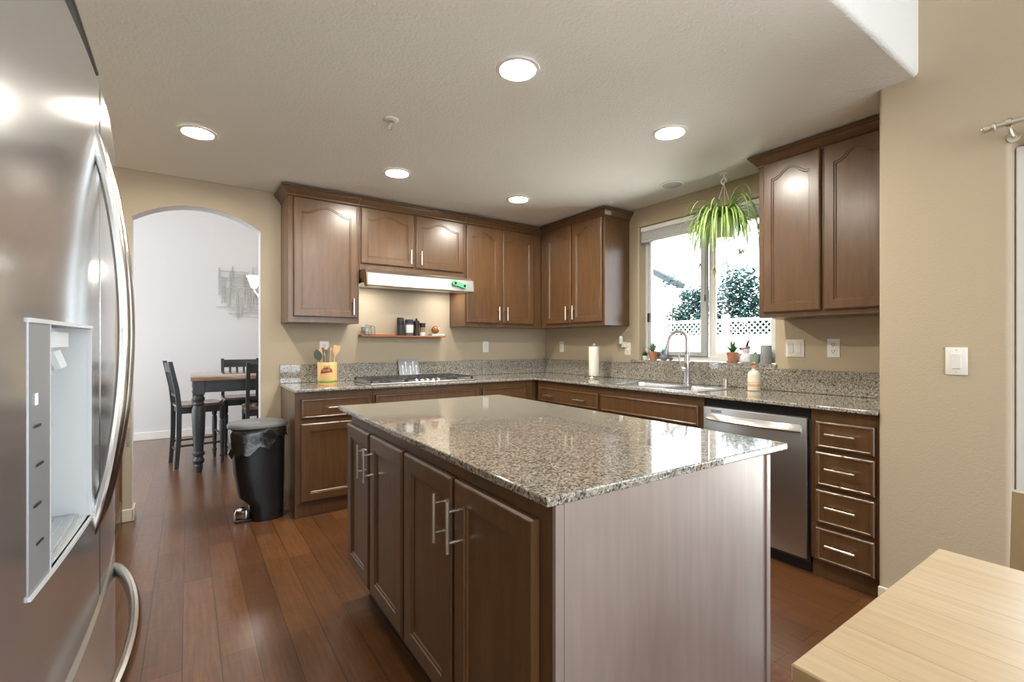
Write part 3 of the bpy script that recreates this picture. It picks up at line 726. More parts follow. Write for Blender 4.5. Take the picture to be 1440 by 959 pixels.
B().lathe([(.0265,.034),(.0265,.078),(.024,.08)], (-1.53,-.065,SZ), 20).build('jar', mat('tan_spice', (.35,.25,.15), .4), t)
B().lathe([(.027,.080),(.028,.083),(.028,.118),(.025,.121),(.001,.122)], (-1.53,-.065,SZ), 20).build('lid', mat('olive_black_cap', (.03,.032,.025), .4), t)
t = shelf_item('recipe_box', 'flat pale box lying under the round ornament on the shelf', 'box', -1.38)
B().box(-1.45, -1.315, -.10, -.02, SZ, SZ+.02, .002).build('box', mat('pale_mint_card', (.72,.78,.75), .5), t)
t = thing('round_ornament', 'round orange brown wooden ornament with one white eye disc on the shelf', 'ornament', (-1.39,-.06,SZ+.0205))
B().ball((-1.395,-.06,SZ+.0205+.038), .038, 18).build('body', mat('glazed_orange_brown', (.36,.13,.035), .25), t)
B().lathe_dir([(.014,0),(.014,.004),(.001,.0045)], (-1.372,-.092,SZ+.0205+.048), (.45,-.85,.2)).build('eye', plate_m, t)
B().lathe_dir([(.005,0),(.005,.002),(.001,.0025)], (-1.3705,-.0958,SZ+.0205+.0488), (.45,-.85,.2)).build('pupil', br, t)

# ------------------------------------------------------------------ wall plates
def plate(name, label, x, z, w_, h_, rot, kind, wx=0.0, cat=None):
    t = thing(name, label, cat or ('outlet' if 'outlet' in name else 'switch'), (x,wx,z), rot)
    B().box(x-w_/2, x+w_/2, wx-.006, wx-.0005, z-h_/2, z+h_/2, .003, 2).build('wall_plate', plate_m, t)
    if kind == 'outlet':
        b = B(); d = B()
        for s_ in (-1,1):
            b.box(x-.017, x+.017, wx-.009, wx-.006, z+s_*.021-.015, z+s_*.021+.015, .003)
            for q in (-1,1): d.box(x+q*.007-.0015, x+q*.007+.0015, wx-.0095, wx-.0088, z+s_*.021-.003, z+s_*.021+.008)
            d.box(x-.0025, x+.0025, wx-.0095, wx-.0088, z+s_*.021-.011, z+s_*.021-.006)
        b.build('socket', plate_m, t); d.build('slot', dark_m, t)
    else:
        n = 2 if kind == 'double' else 1
        for k in range(n):
            ox = x+(k-(n-1)/2)*.046
            B().box(ox-.0165, ox+.0165, wx-.010, wx-.006, z-.033, z+.033, .002).build('rocker', white_m, t)
        b = B()
        for k in range(n):
            ox = x+(k-(n-1)/2)*.046
            for s_ in (-1,1): b.lathe_dir([(.003,0),(.003,.001)], (ox,wx-.006,z+s_*.048), (0,-1,0), 8)
        b.build('screw', nickel_m, t)
    return t
plate('wall_outlet', 'white wall outlet half hidden behind the utensils in the crock', -2.40, 1.20, .075, .118, 0, 'outlet')
plate('wall_switch', 'single white rocker switch on the back wall right of the cooktop', -.795, 1.205, .07, .115, 0, 'single')
plate('wall_switch', 'white rocker switch on the window wall near the inner corner', .29, 1.205, .07, .115, WIN, 'single')
plate('wall_outlet', 'white wall outlet with a night light plugged in left of the window', 1.225, 1.19, .07, .115, WIN, 'outlet')
plate('wall_switch', 'white double rocker switch under the right wall cabinet', 2.684, 1.207, .117, .118, WIN, 'double')
plate('wall_outlet', 'white wall outlet under the right wall cabinet nearest the wall end', 2.914, 1.21, .072, .118, WIN, 'outlet')
plate('wall_switch', 'white rocker dimmer switch alone on the wide tan wall by the patio door', 3.629, 1.162, .072, .118, WIN, 'single', wx=-.634)
t = thing('night_light', 'white plug-in night light in the outlet left of the window', 'night light', (1.2,-.03,1.25), WIN)
B().box(1.185, 1.225, -.045, -.0105, 1.205, 1.25, .006, 2).build('plug_body', plate_m, t)
B().lathe([(.015,0),(.017,.004),(.017,.062),(.012,.07),(.001,.072)], (1.185,-.05,1.235), 16).build('lamp_shade', mat('frosted_white', (.9,.9,.88), .4), t)

# ------------------------------------------------------------------ counter things
t = thing('paper_towel_holder', 'nickel upright paper towel holder on the counter near the corner', 'towel holder', (-.2,-.985,.915))
px_, py_ = -.2, -.985
B().lathe([(.085,0),(.086,.004),(.080,.012),(.012,.016),(.001,.017)], (px_,py_,.9145), 28).build('base', nickel_m, t)
B().tube([(px_,py_,.93),(px_,py_,1.225)], .006, 10).lathe([(.013,0),(.015,.01),(.015,.022),(.012,.026),(.001,.027)], (px_,py_,1.215), 14).build('post', nickel_m, t)
b = B().lathe([(.014,0),(.047,0),(.048,.004),(.048,.272),(.047,.276),(.014,.276),(.014,.0)], (px_,py_,.933), 32, cap=False)
tag(b.build('paper_towel_roll', mat('paper_white', (.82,.80,.70), .9)), 'thin white paper towel roll standing on the nickel holder', 'paper towel')
t = thing('soap_bottle', 'cream soap pump bottle with an orange band on the counter', 'bottle', (-.15,-2.49,.915))
sx_, sy_ = -.15, -2.487
B().lathe([(.036,0),(.040,.004),(.041,.012),(.041,.108),(.038,.122),(.028,.134),(.016,.139),(.015,.150)], (sx_,sy_,.9145), 28).build('bottle', mat('cream_plastic', (.82,.78,.66), .3), t)
B().lathe([(.0413,.030),(.0416,.032),(.0416,.046),(.0413,.048)], (sx_,sy_,.9145), 28, cap=False).lathe([(.0413,.055),(.0415,.056),(.0415,.059),(.0413,.060)], (sx_,sy_,.9145), 28, cap=False).build('label_band', mat('peach_print', (.80,.50,.26), .4), t)
b = B()
b.lathe([(.016,.151),(.016,.168),(.006,.170),(.006,.182),(.013,.184),(.013,.192),(.003,.194)], (sx_,sy_,.9145), 18)
b.tube([(sx_,sy_,1.103),(sx_-.035,sy_+.012,1.101),(sx_-.042,sy_+.014,1.094)], [.005,.0045,.004], 8)
b.build('pump', mat('copper_pump', (.65,.38,.22), .3, metal=.5), t)

# ------------------------------------------------------------------ things on the window sill
SL = 1.0945
def pot(t, c, r, h, m, rim=True):
    pr = [(r*.68,0),(r*.72,.002),(r*.93,h*.78)] + ([(r,h*.78),(r*1.03,h*.82),(r*1.03,h)] if rim else [(r,h)]) + [(r*.88,h),(r*.84,h*.9),(.001,h*.88)]
    B().lathe(pr, (c[0],c[1],SL), 22).build('pot', m, t)
def blade(b, p0, d, L, wd, droop, n=6, fold=0):
    p = Vector(p0); d = Vector(d).normalized(); R0 = []
    s_ = d.cross(Vector((0,0,1)))
    s_ = Vector((1,0,0)) if s_.length < .05 else s_.normalized()
    for i in range(n+1):
        u = i/n; wv = wd*(1-u**2.2)*(.55+.45*min(1,u*4))+.0004
        R0.append((p-s_*wv, p+s_*wv)); p = p+d*(L/n); d = (d+Vector((0,0,-droop/n))).normalized()
    V = [q for r in R0 for q in r]
    b.add(V, [(2*i,2*i+1,2*i+3,2*i+2) for i in range(n)])
succ = mat('grey_green_succulent', (.16,.26,.17), .5, var=.25, vscale=30)
t = thing('succulent', 'small dark green succulent in a tiny white pot at the left end of the sill', 'plant', (.03,-1.40,SL))
pot(t, (.02,-1.405), .022, .035, plate_m, False)
b = B()
for i in range(34):
    a = random.random()*2*PI; e = random.uniform(.3,1.4); blade(b, (.02,-1.405,SL+.032), (math.cos(a)*math.cos(e),math.sin(a)*math.cos(e),math.sin(e)), random.uniform(.035,.06), .007, .5)
b.build('foliage', mat('deep_green_leaf', (.03,.14,.06), .5), t, flip=False)
t = thing('succulent', 'spiky succulent in an orange terracotta pot at the left of the sill', 'plant', (.03,-1.49,SL))
pot(t, (.03,-1.49), .042, .072, terra_m)
b = B()
for i in range(46):
    a = random.random()*2*PI; e = random.uniform(.6,1.5); blade(b, (.03,-1.49,SL+.065), (math.cos(a)*math.cos(e),math.sin(a)*math.cos(e),math.sin(e)), random.uniform(.07,.105), .006, .2)
b.build('foliage', succ, t, flip=False)
t = thing('bird_figurine', 'grey and teal bird shaped figurine on the sill beside the terracotta pot', 'figurine', (.03,-1.60,SL))
B().lathe([(.018,0),(.034,.006),(.040,.025),(.034,.042),(.018,.054),(.012,.06)], (.03,-1.602,SL), 18).build('body', mat('blue_grey_glaze', (.20,.22,.28), .25), t)
B().lathe([(.012,.058),(.022,.066),(.024,.078),(.016,.092),(.003,.096)], (.03,-1.602,SL), 16).build('head', mat('teal_glaze', (.04,.30,.30), .25), t)
B().tube([(.03,-1.59,SL+.09),(.028,-1.565,SL+.105),(.026,-1.545,SL+.108)], [.006,.005,.002], 8).build('crest', black_m, t)
B().tube([(.03,-1.565,SL+.02),(.03,-1.552,SL+.04),(.03,-1.556,SL+.055)], [.012,.012,.004], 8).build('tail', black_m, t)
b = B().lathe([(.010,0),(.016,.006),(.018,.018),(.010,.03),(.004,.034)], (.03,-1.672,SL), 14)
b.tube([(.03,-1.675,SL+.028),(.03,-1.664,SL+.04),(.03,-1.656,SL+.036)], [.008,.006,.002], 8)
tag(b.build('pebble_figurine', mat('brown_grey_stone', (.16,.13,.12), .5)), 'tiny brown grey figurine on the sill below the faucet head', 'figurine')
t = thing('potted_plant', 'broad leaf plant in a terracotta pot with saucer on the sill', 'plant', (.03,-2.235,SL))
pot(t, (.03,-2.225), .042, .080, terra_m)
B().lathe([(.034,0),(.042,.003),(.044,.012),(.040,.012),(.030,.006)], (.03,-2.225,SL), 22).build('saucer', terra_m, t)
b = B()
for i in range(12):
    a = i*2.4; e = .75+.2*(i % 4); blade(b, (.03,-2.225,SL+.07), (math.cos(a)*math.cos(e),math.sin(a)*math.cos(e),math.sin(e)), random.uniform(.08,.12), .014, .6)
b.build('foliage', mat('fresh_leaf', (.07,.22,.05), .45), t, flip=False)
t = thing('white_planter', 'white glass figure planter with long dark arching leaves on the sill', 'planter', (.03,-2.335,SL))
B().lathe([(.036,0),(.044,.01),(.046,.03),(.036,.055),(.022,.07),(.026,.084),(.030,.10),(.022,.104),(.018,.09)], (.03,-2.33,SL), 20).build('pot', mat('milky_glass', (.75,.76,.80), .1), t)
b = B()
for dx, dy, e, L in ((.02,-.9,.8,.15),(.1,-.8,.5,.17),(-.2,.8,.9,.13),(-.3,-.5,1.1,.11),(.1,.9,.7,.11)):
    blade(b, (.03,-2.33,SL+.095), (dx,dy,math.tan(e)), L, .011, 1.4)
b.build('foliage', mat('dark_olive_leaf', (.03,.045,.03), .4), t, flip=False)
B().ball((.02,-2.32,SL+.10), .017, 10).ball((.03,-2.345,SL+.112), .016, 10).ball((.01,-2.30,SL+.105), .012, 10).build('blossom', mat('dusty_rose', (.30,.16,.16), .6), t)
t = thing('small_pot', 'sage green pot with a tiny cactus on the sill beside the ribbed vase', 'pot', (.03,-2.405,SL))
pot(t, (.025,-2.402), .036, .068, mat('sage_glaze', (.36,.43,.36), .4), False)
B().ball((.025,-2.402,SL+.068), .013, 10, 1.3).build('cactus', mat('cactus_green', (.14,.24,.12), .6), t)
b = B().lathe([(.036,0),(.038,.004),(.034,.128),(.033,.131),(.028,.131),(.030,.01),(.001,.008)], (.03,-2.475,SL), 48, rib=.03, nr=16)
tag(b.build('ribbed_vase', mat('grey_ribbed_ceramic', (.33,.34,.37), .5)), 'grey ribbed tumbler vase at the right end of the sill', 'vase')

# ------------------------------------------------------------------ hanging spider plant
t = thing('ceiling_hook', 'pale curved ceiling hook over the window', 'hook', (-.208,-2.301,H))
b = B().lathe([(.028,0),(.026,-.005),(.008,-.008),(.003,-.009)], (-.208,-2.301,H-.0005), 16)
P = [(-.208,-2.301,H-.005),(-.208,-2.301,H-.03)]
for i in range(11):
    a = math.radians(200-i*27); P.append((-.208, -2.301-.02*math.cos(a)*-1-.0, H-.055+.022*math.sin(a)))
b.tube(P, .0045, 8); b.build('hook', plate_m, t)
t = thing('spider_plant', 'trailing green and cream spider plant hanging in front of the window', 'plant', (-.208,-2.30,2.1))
pc = Vector((-.208,-2.30,1.985))
B().lathe([(.055,0),(.06,.003),(.085,.125),(.088,.13),(.088,.145),(.08,.145),(.075,.12),(.001,.115)], (pc.x,pc.y,pc.z-.0), 24).build('pot', mat('pale_green_pot', (.55,.60,.48), .4), t)
b = B()
for k in range(3):
    a = 2*PI*k/3+.4; b.tube([(pc.x+.085*math.cos(a), pc.y+.085*math.sin(a), pc.z+.14), (pc.x,pc.y,2.375)], .0015, 5)
b.lathe([(.002,0),(.006,.004),(.006,.014),(.003,.02)], (pc.x,pc.y,2.37), 8)
b.build('hanger', plate_m, t)
lf = B(); rnd = random.Random(3)
def sleaf(p0, a, e, L, wd, droop):
    if math.cos(a) > .1: L *= 1-.5*math.cos(a)
    d = Vector((math.cos(a)*math.cos(e), math.sin(a)*math.cos(e), math.sin(e)))
    n = 10; p = Vector(p0); s_ = d.cross(Vector((0,0,1))).normalized()
    rows = []
    for i in range(n+1):
        u = i/n; wv = wd*(1-u**2.5)+.0003
        up = s_.cross(d).normalized()*-.0
        rows.append([p-s_*wv, p-s_*wv*.38-Vector((0,0,wv*.25)), p+s_*wv*.38-Vector((0,0,wv*.25)), p+s_*wv])
        p = p+d*(L/n); d = (d+Vector((0,0,-droop/n*(.4+1.6*u)))).normalized()
    V = [q for r in rows for q in r]; n0 = len(lf.v)
    for col_, mi in ((0,0),(1,1),(2,0)):
        lf.m = mi; lf.add(V, [(4*i+col_,4*i+col_+1,4*i+5+col_,4*i+4+col_) for i in range(n)])
    lf.m = 0
for i in range(125):
    a = rnd.random()*2*PI; e = rnd.uniform(.15,1.3)
    sleaf(pc+Vector((.03*math.cos(a),.03*math.sin(a),.13)), a, e, rnd.uniform(.32,.48), rnd.uniform(.006,.0095), rnd.uniform(3.2,7.5))
for i in range(64):
    a = rnd.random()*2*PI; e = rnd.uniform(-.1,.7)
    sleaf(pc+Vector((.07*math.cos(a),.07*math.sin(a),.14)), a, e, rnd.uniform(.27,.44), rnd.uniform(.007,.010), rnd.uniform(6,11))
for a, e, L, dr in ((2.0,.85,.36,.6),(1.75,.75,.40,.9),(1.3,.55,.34,1.6),(-1.6,.95,.36,.5),(-1.35,.75,.36,.6),(-1.9,.6,.36,.9),(2.2,1.0,.3,.6),(.9,1.2,.3,.5),(1.62,.25,.34,1.3)):
    sleaf(pc+Vector((0,0,.13)), a, e, L, .008, dr)
lf.build('foliage', [leaf_m, lleaf_m], t, smooth=60, flip=False)
b = B()
runs = []
for a, L, drop in ((1.9,.16,.30),(-1.5,.13,.24),(1.2,.10,.34),(-2.4,.08,.32),(-.8,.10,.22)):
    q = Vector((math.cos(a),math.sin(a),0)); s0 = pc+Vector((0,0,.14))
    b.tube([s0, s0+q*L*.6+Vector((0,0,.05)), s0+q*L+Vector((0,0,-.06)), s0+q*L*1.03+Vector((0,0,-drop))], .0016, 5); runs.append(s0+q*L*1.03+Vector((0,0,-drop)))
b.build('runner', mat('tan_runner', (.35,.30,.16), .6), t)
lf = B()
for r_ in runs:
    for i in range(9):
        a = rnd.random()*2*PI; sleaf(r_, a, rnd.uniform(-1.3,.3), rnd.uniform(.05,.10), .0045, 2)
lf.build('plantlet', [mat('olive_leaf', (.16,.20,.07), .5), lleaf_m], t, flip=False)

# ------------------------------------------------------------------ ceiling fittings
lens_m = mat('warm_led_lens', (1,1,1), .4, emit=(1,.94,.82), es=LAMP)
def downlight(x, y, label):
    t = thing('recessed_light', label, 'ceiling light', (x,y,H), group='recessed ceiling lights')
    B().lathe([(.098,0),(.096,-.005),(.080,-.008),(.074,-.002),(.074,-.0005)], (x,y,H-.0005), 36, cap=False).build('trim_ring', white_m, t)
    B().lathe([(.0735,-.002),(.0735,-.004),(.001,-.0045)], (x,y,H), 36).build('lens', lens_m, t)
downlight(-2.157,-2.517,'round glowing recessed light nearest the camera above the island')
downlight(-3.31,-.968,'round glowing recessed light nearest the archway')
downlight(-2.133,-.996,'round glowing recessed light in front of the range hood cabinet')
downlight(-1.071,-.985,'round glowing recessed light nearest the inner cabinet corner')
downlight(-1.078,-2.50,'round glowing recessed light between the island and the window cabinet')
t = thing('ceiling_speaker', 'round unlit grey speaker grille in the ceiling above the sink', 'speaker', (-.323,-1.949,H))
B().lathe([(.085,0),(.083,-.005),(.072,-.007)], (-.323,-1.949,H-.0005), 30, cap=False).build('trim_ring', white_m, t)
B().lathe([(.072,-.003),(.072,-.006),(.001,-.008)], (-.323,-1.949,H), 30).build('grille', mat('grille_grey', (.42,.42,.41), .6, bump=.3, bscale=300), t)
t = thing('fire_sprinkler', 'small white fire sprinkler head in the ceiling above the island', 'sprinkler', (-2.451,-1.746,H))
B().lathe([(.040,0),(.038,-.006),(.022,-.012),(.014,-.010)], (-2.451,-1.746,H-.0005), 24).build('escutcheon', white_m, t)
b = B().lathe([(.012,-.008),(.011,-.022),(.006,-.026)], (-2.451,-1.746,H), 14)
for s_ in (-1,1): b.tube([(-2.451+s_*.009,-1.746,H-.02),(-2.451+s_*.012,-1.746,H-.034),(-2.451,-1.746,H-.046)], .0022, 6)
b.lathe([(.014,-.046),(.014,-.048),(.001,-.049)], (-2.451,-1.746,H), 12); b.build('nozzle', chrome_m, t)

# ------------------------------------------------------------------ refrigerator
t = thing('refrigerator', 'large stainless french door refrigerator with a water dispenser', 'refrigerator', (-3.95,-2.89,0))
fxx = lambda y: -3.517-.085*(y+2.87)**2
B().box(-4.34, -3.612, -3.44, -2.34, .03, 1.79, .005).build('body', mat('grey_case', (.12,.12,.125), .45), t)
b = B()
for x in (-4.25,-3.70):
    for y in (-3.38,-2.40): b.lathe([(.02,0),(.022,.03)], (x,y,0.0), 10)
b.build('foot', black_m, t)
def fdoor(name, y0, y1, z0, z1, hole=None, n=16):
    us = sorted(set([y0, y1]+([hole[0], hole[1]] if hole else [])+[y0+(y1-y0)*i/n for i in range(n+1)]+[y0+.008,y1-.008]))
    zs_ = sorted(set([z0, z1, z0+.008, z1-.008]+([hole[2], hole[3]] if hole else [])))
    keep = lambda u, v: not (hole and hole[0]<u<hole[1] and hole[2]<v<hole[3])
    b = B(); idx = {}; V = []; F = []
    def g(i, j):
        if (i,j) not in idx:
            y = us[i]; x = fxx(y)
            if i in (0,len(us)-1) or j in (0,len(zs_)-1): x -= .008
            idx[(i,j)] = len(V); V.append((x, y, zs_[j]))
        return idx[(i,j)]
    for i in range(len(us)-1):
        for j in range(len(zs_)-1):
            if keep((us[i]+us[i+1])/2, (zs_[j]+zs_[j+1])/2): F.append((g(i,j),g(i+1,j),g(i+1,j+1),g(i,j+1)))
    # sides and back
    def strip(path):
        k = len(V)
        for (i,j) in path: x,y,z = V[g(i,j)]; V.append((-3.605,y,z))
        for q in range(len(path)-1): F.append((g(*path[q]), g(*path[q+1]), k+q+1, k+q))
    I, J = len(us)-1, len(zs_)-1
    strip([(i,0) for i in range(I+1)]); strip([(i,J) for i in range(I+1)]); strip([(0,j) for j in range(J+1)]); strip([(I,j) for j in range(J+1)])
    k = len(V); V += [(-3.605,y0,z0),(-3.605,y1,z0),(-3.605,y1,z1),(-3.605,y0,z1)]; F.append((k,k+1,k+2,k+3))
    b.add(V, F); return b.build(name, fsteel_m, t, smooth=40)
HY0, HY1, HZ0, HZ1 = -3.24, -2.966, .895, 1.266
d1 = fdoor('door', -3.44, -2.855, .672, 1.81, (HY0,HY1,HZ0,HZ1))
d2 = fdoor('door', -2.847, -2.34, .672, 1.81)
dr = fdoor('freezer_drawer', -3.44, -2.34, .06, .660)
B().box(-3.604, -3.596, -3.43, -2.35, .66, .672).build('gasket', lgrey_m, t)
# dispenser
b = B(); x0 = -3.602
xa, xb = fxx(HY0), fxx(HY1)
b.add([(x0,HY0,HZ0),(x0,HY1,HZ0),(x0,HY1,HZ1),(x0,HY0,HZ1),(xa,HY0,HZ0),(xb,HY1,HZ0),(xb,HY1,HZ1),(xa,HY0,HZ1)],
      [(0,1,2,3),(0,4,5,1),(1,5,6,2),(2,6,7,3),(3,7,4,0)])
b.build('dispenser_recess', lgrey_m, d1, smooth=0, flip=False)
b = B()
for (p, q, r, s_) in ((HY0-.003,HY0,HZ0-.006,HZ1+.006),(HY1-.001,HY1+.004,HZ0-.006,HZ1+.006)):
    b.box(fxx((p+q)/2)-.004, fxx((p+q)/2)+.0015, p, q, r, s_)
for z in (HZ0-.006, HZ1):
    R = []
    for i in range(13):
        y = HY0-.09+(HY1-HY0+.096)*i/12; x = fxx(y)
        R.append([(x-.004,y,z),(x+.0035,y,z),(x+.0035,y,z+.006),(x-.004,y,z+.006)])
    b.rings(R)
b.build('dispenser_bezel', lgrey_m, d1)
b = B()
us = [-3.33+.083*i/6 for i in range(7)]
b.rings([[(fxx(y)+.0012,y,HZ0),(fxx(y)+.0012,y,HZ1),(fxx(y)-.004,y,HZ1),(fxx(y)-.004,y,HZ0)] for y in us])
b.build('control_panel', mat('smoked_panel', (.36,.37,.39), .32, metal=.4), d1)
b = B(); b.add([(fxx(y)+.0025,y,z) for y,z in ((-3.312,1.152),(-3.300,1.152),(-3.300,1.168),(-3.312,1.168))], [(0,1,2,3)])
b.build('display_icon', mat('lit_icon', (.8,.85,1), .4, emit=(.75,.8,1), es=.35), d1, flip=False, smooth=0)
b = B()
for i in range(4):
    z = 1.12-.055*i; y = -3.315+.01*(i%2); b.add([(fxx(yy)+.0025,yy,zz) for yy,zz in ((y,z),(y+.028,z),(y+.028,z+.004),(y,z+.004))], [(0,1,2,3)])
b.build('control_mark', dgrey_m, d1, flip=False, smooth=0)
B().box(-3.60, -3.535, -3.16, -3.06, 1.225, 1.262, .006).tube([(-3.555,-3.11,1.23),(-3.545,-3.10,1.195)], .014, 10).build('dispenser_spout', lgrey_m, d1)
B().box(-3.598, -3.552, -3.165, -3.085, 1.085, 1.19, .008, 2).build('dispenser_paddle', satin_m, d1)
b = B()
b.box(-3.600, -3.534, HY0+.004, HY1-.004, HZ0+.001, HZ0+.006)
for i in range(4): b.box(-3.590+.015*i, -3.584+.015*i, HY0+.012, HY1-.012, HZ0+.006, HZ0+.0085)
b.build('drip_tray', satin_m, d1)
def fhandle(par, yc, z0, z1):
    pts_ = []
    n = 24
    b = B(); R = []
    for i in range(n+1):
        u = i/n; z = z0+(z1-z0)*u; s_ = math.sin(PI*u)**.75
        x = fxx(yc)-.012+.058*s_
        hx, hy = .0115, .017*(.55+.45*min(1, 4*u, 4*(1-u)))
        R.append([(x+hx*math.cos(q), yc+hy*math.sin(q), z) for q in [2*PI*k/12 for k in range(12)]])
    b.rings(R); b.build('handle', satin_m, par)
fhandle(d1, -2.905, .83, 1.70); fhandle(d2, -2.797, .83, 1.70)
b = B(); R = []
for i in range(31):
    u = i/30; y = -3.36+.92*u; s_ = math.sin(PI*u)**.55; x = fxx(y)-.012+.072*s_
    R.append([(x+.013*math.cos(q), y, .588+.022*math.sin(q)) for q in [2*PI*k/12 for k in range(12)]])
b.rings(R); b.build('handle', satin_m, dr)
b = B()
for i, (dx, z) in enumerate(((0,1.815),(.0,1.832),(.0,1.849))): b.box(-3.62, -3.528+.006*(2-i), -3.44, -2.87, z, z+.011, .003)
b.box(-3.66, -3.545, -3.44, -2.87, 1.79, 1.858); b.build('hinge_cover', dsteel_m, t)

# ------------------------------------------------------------------ pedal bin
t = thing('pedal_bin', 'black plastic step bin with grey lid and bag beside the base cabinet', 'bin', (-2.95,-.42,0))
bx, by = -2.945, -.415
def sup(cx_, cy_, a, c_, z, n=36, e=3.0, wob=None):
    P = []
    for k in range(n):
        q = 2*PI*k/n; cq, sq = math.cos(q), math.sin(q)
        rx = abs(cq)**(2/e)*(1 if cq >= 0 else -1); ry = abs(sq)**(2/e)*(1 if sq >= 0 else -1)
        zz = z+(wob(k) if wob else 0); P.append((cx_+a*rx, cy_+c_*ry, zz))
    return P
B().rings([sup(bx+.055,by,.105,.118,.0), sup(bx+.055,by,.108,.120,.02), sup(bx+.05,by,.113,.122,.11), sup(bx+.02,by,.145,.124,.17), sup(bx+.008,by,.160,.128,.35), sup(bx,by,.170,.133,.60)]).build('bucket', black_m, t)
bag_m = mat('glossy_bag', (.016,.015,.011), .22, bump=1.0, bscale=22, coat=.25)
rb = random.Random(5)
w1 = [rb.uniform(-.02,.02) for _ in range(36)]
def bagring(z, g, wa): return sup(bx,by,.174+g,.137+g,z, wob=lambda k: wa*w1[k])
R = [bagring(.648,-.004,0), bagring(.64,.004,0), bagring(.61,.008,.3), bagring(.57,.006,.6), bagring(.52,.012,1.2)]
R = [[(x+rb.uniform(-.006,.006), y+rb.uniform(-.006,.006), z-(.05*max(0,(bx+.03-x))/.2 if i > 2 else 0)+ (.05 if (i > 2 and x > bx+.08) else 0)) for (x,y,z) in r] for i, r in enumerate(R)]
B().rings(R, False, False).build('bag', bag_m, t, smooth=50)
lid_m = mat('grey_lid', (.15,.155,.16), .4)
B().rings([sup(bx,by,.180,.142,.648,e=2.4), sup(bx,by,.190,.150,.652,e=2.4), sup(bx,by,.192,.152,.668,e=2.4), sup(bx,by,.183,.143,.682,e=2.4), sup(bx,by,.14,.105,.692,e=2.3), sup(bx,by,.05,.04,.697,e=2.2)]).build('lid', lid_m, t, smooth=50)
b = B(); R = []
for i in range(9):
    q = PI*i/8; R.append([(bx-.075-.07*math.sin(q)*f, by-.055*math.cos(q)*f, z) for f, z in ((1,.02),(1.05,.05),(.9,.075),(.5,.085),(.3,.05),(.5,.02))])
b.rings(R); b.build('pedal', chrome_m, t)
B().box(bx-.15, bx-.04, by-.06, by+.06, .0, .018, .004).build('base_plate', black_m, t)

# ------------------------------------------------------------------ dining set beyond the arch
t = thing('dining_table', 'counter height dining table with charcoal turned legs beyond the arch', 'table', (-2.6,1.7,0))
B().box(-3.335, -1.75, 1.17, 2.22, .878, .918, .008, 2).build('tabletop', dtop_m, t)
B().box(-3.26, -1.83, 1.225, 1.255, .765, .878).box(-3.26, -1.83, 2.135, 2.165, .765, .878).box(-3.285, -3.255, 1.24, 2.15, .765, .878).box(-1.835, -1.805, 1.24, 2.15, .765, .878).build('apron', dgrey_m, t)
lp = [(.026,0),(.036,.06),(.030,.075),(.044,.09),(.050,.115),(.040,.13),(.034,.15),(.050,.165),(.052,.185),(.040,.20),(.040,.22),(.052,.40),(.057,.60),(.050,.625),(.042,.64),(.048,.655),(.040,.675),(.050,.69),(.052,.71),(.040,.73),(.042,.745)]
for lx in (-3.27,-1.82):
    for ly in (1.25,2.14):
        b = B().lathe(lp, (lx,ly,0), 18); b.box(lx-.05, lx+.05, ly-.05, ly+.05, .745, .878, .004); b.build('leg', dgrey_m, t)
seat_m = mat('brown_seat_wood', (.22,.12,.07), .25, coat=.4, var=.2, vscale=6)
def chair(label, x, y, rot, first=[None]):
    if first[0] is None:
        c = thing('dining_chair', label, 'chair', (0,0,0)); first[0] = c
        # faces -y
        R = [sup(0,-.0,.205,.20,.60,n=28,e=5), sup(0,0,.215,.21,.605,n=28,e=5), sup(0,0,.215,.21,.622,n=28,e=5), sup(0,0,.20,.195,.628,n=28,e=5), sup(0,.01,.12,.12,.620,n=28,e=4)]
        B().rings(R).build('seat', seat_m, c)
        B().box(-.185, .185, -.19, -.17, .54, .60).box(-.185, .185, .17, .19, .54, .60).box(-.19, -.17, -.17, .17, .54, .60).box(.17, .19, -.17, .17, .54, .60).build('seat_frame', dgrey_m, c)
        fp = [(.014,0),(.020,.05),(.015,.06),(.024,.075),(.024,.09),(.016,.10),(.018,.14),(.024,.30),(.025,.44),(.017,.455),(.025,.47),(.025,.60)]
        for s_ in (-1,1):
            B().lathe(fp, (s_*.178,-.178,0), 12).build('leg', dgrey_m, c)
            b = B(); R = []
            for z, yy, h in ((0,.215,.017),(.30,.195,.02),(.60,.192,.021),(.78,.21,.02),(1.06,.265,.017)):
                R.append([(s_*.185-.016,yy-h,z),(s_*.185+.016,yy-h,z),(s_*.185+.016,yy+h,z),(s_*.185-.016,yy+h,z)])
            b.rings(R); b.build('back_post', dgrey_m, c)
        b = B(); R = []
        for i in range(9):
            u = -1+i/4; yy = .245+.02*(1-u*u); R.append([(u*.17,yy-.010,.955),(u*.17,yy+.010,.955),(u*.17,yy+.022,1.045),(u*.17,yy+.002,1.045)])
        b.rings(R); b.build('top_rail', dgrey_m, c)
        B().box(-.17, .17, .197, .213, .70, .735, .003).build('lower_rail', dgrey_m, c)
        for k in range(4):
            xx = -.108+.072*k; B().obox((xx,.231,.845), (1,0,0), (0,1,-.19), (0,.19,1), .012, .006, .125).build('slat', dgrey_m, c)
        for s_ in (-1,1): B().tube([(s_*.18,-.178,.22),(s_*.182,.2,.22)], .010, 8).build('stretcher', dgrey_m, c)
        B().tube([(-.18,-.178,.30),(.18,-.178,.30)], .010, 8).tube([(-.182,.198,.16),(.182,.198,.16)], .010, 8).build('cross_stretcher', dgrey_m, c)
    else:
        c = copy_tree(first[0])
    c['label'] = label; c['group'] = 'dining chairs beyond the archway'
    c.location = (x, y, 0); c.rotation_euler = (0, 0, rot)
chair('charcoal dining chair in full view at the left end of the table', -3.265, 1.70, PI/2+.12)
chair('charcoal dining chair on the far side of the table showing its slatted back', -2.83, 2.12, PI)
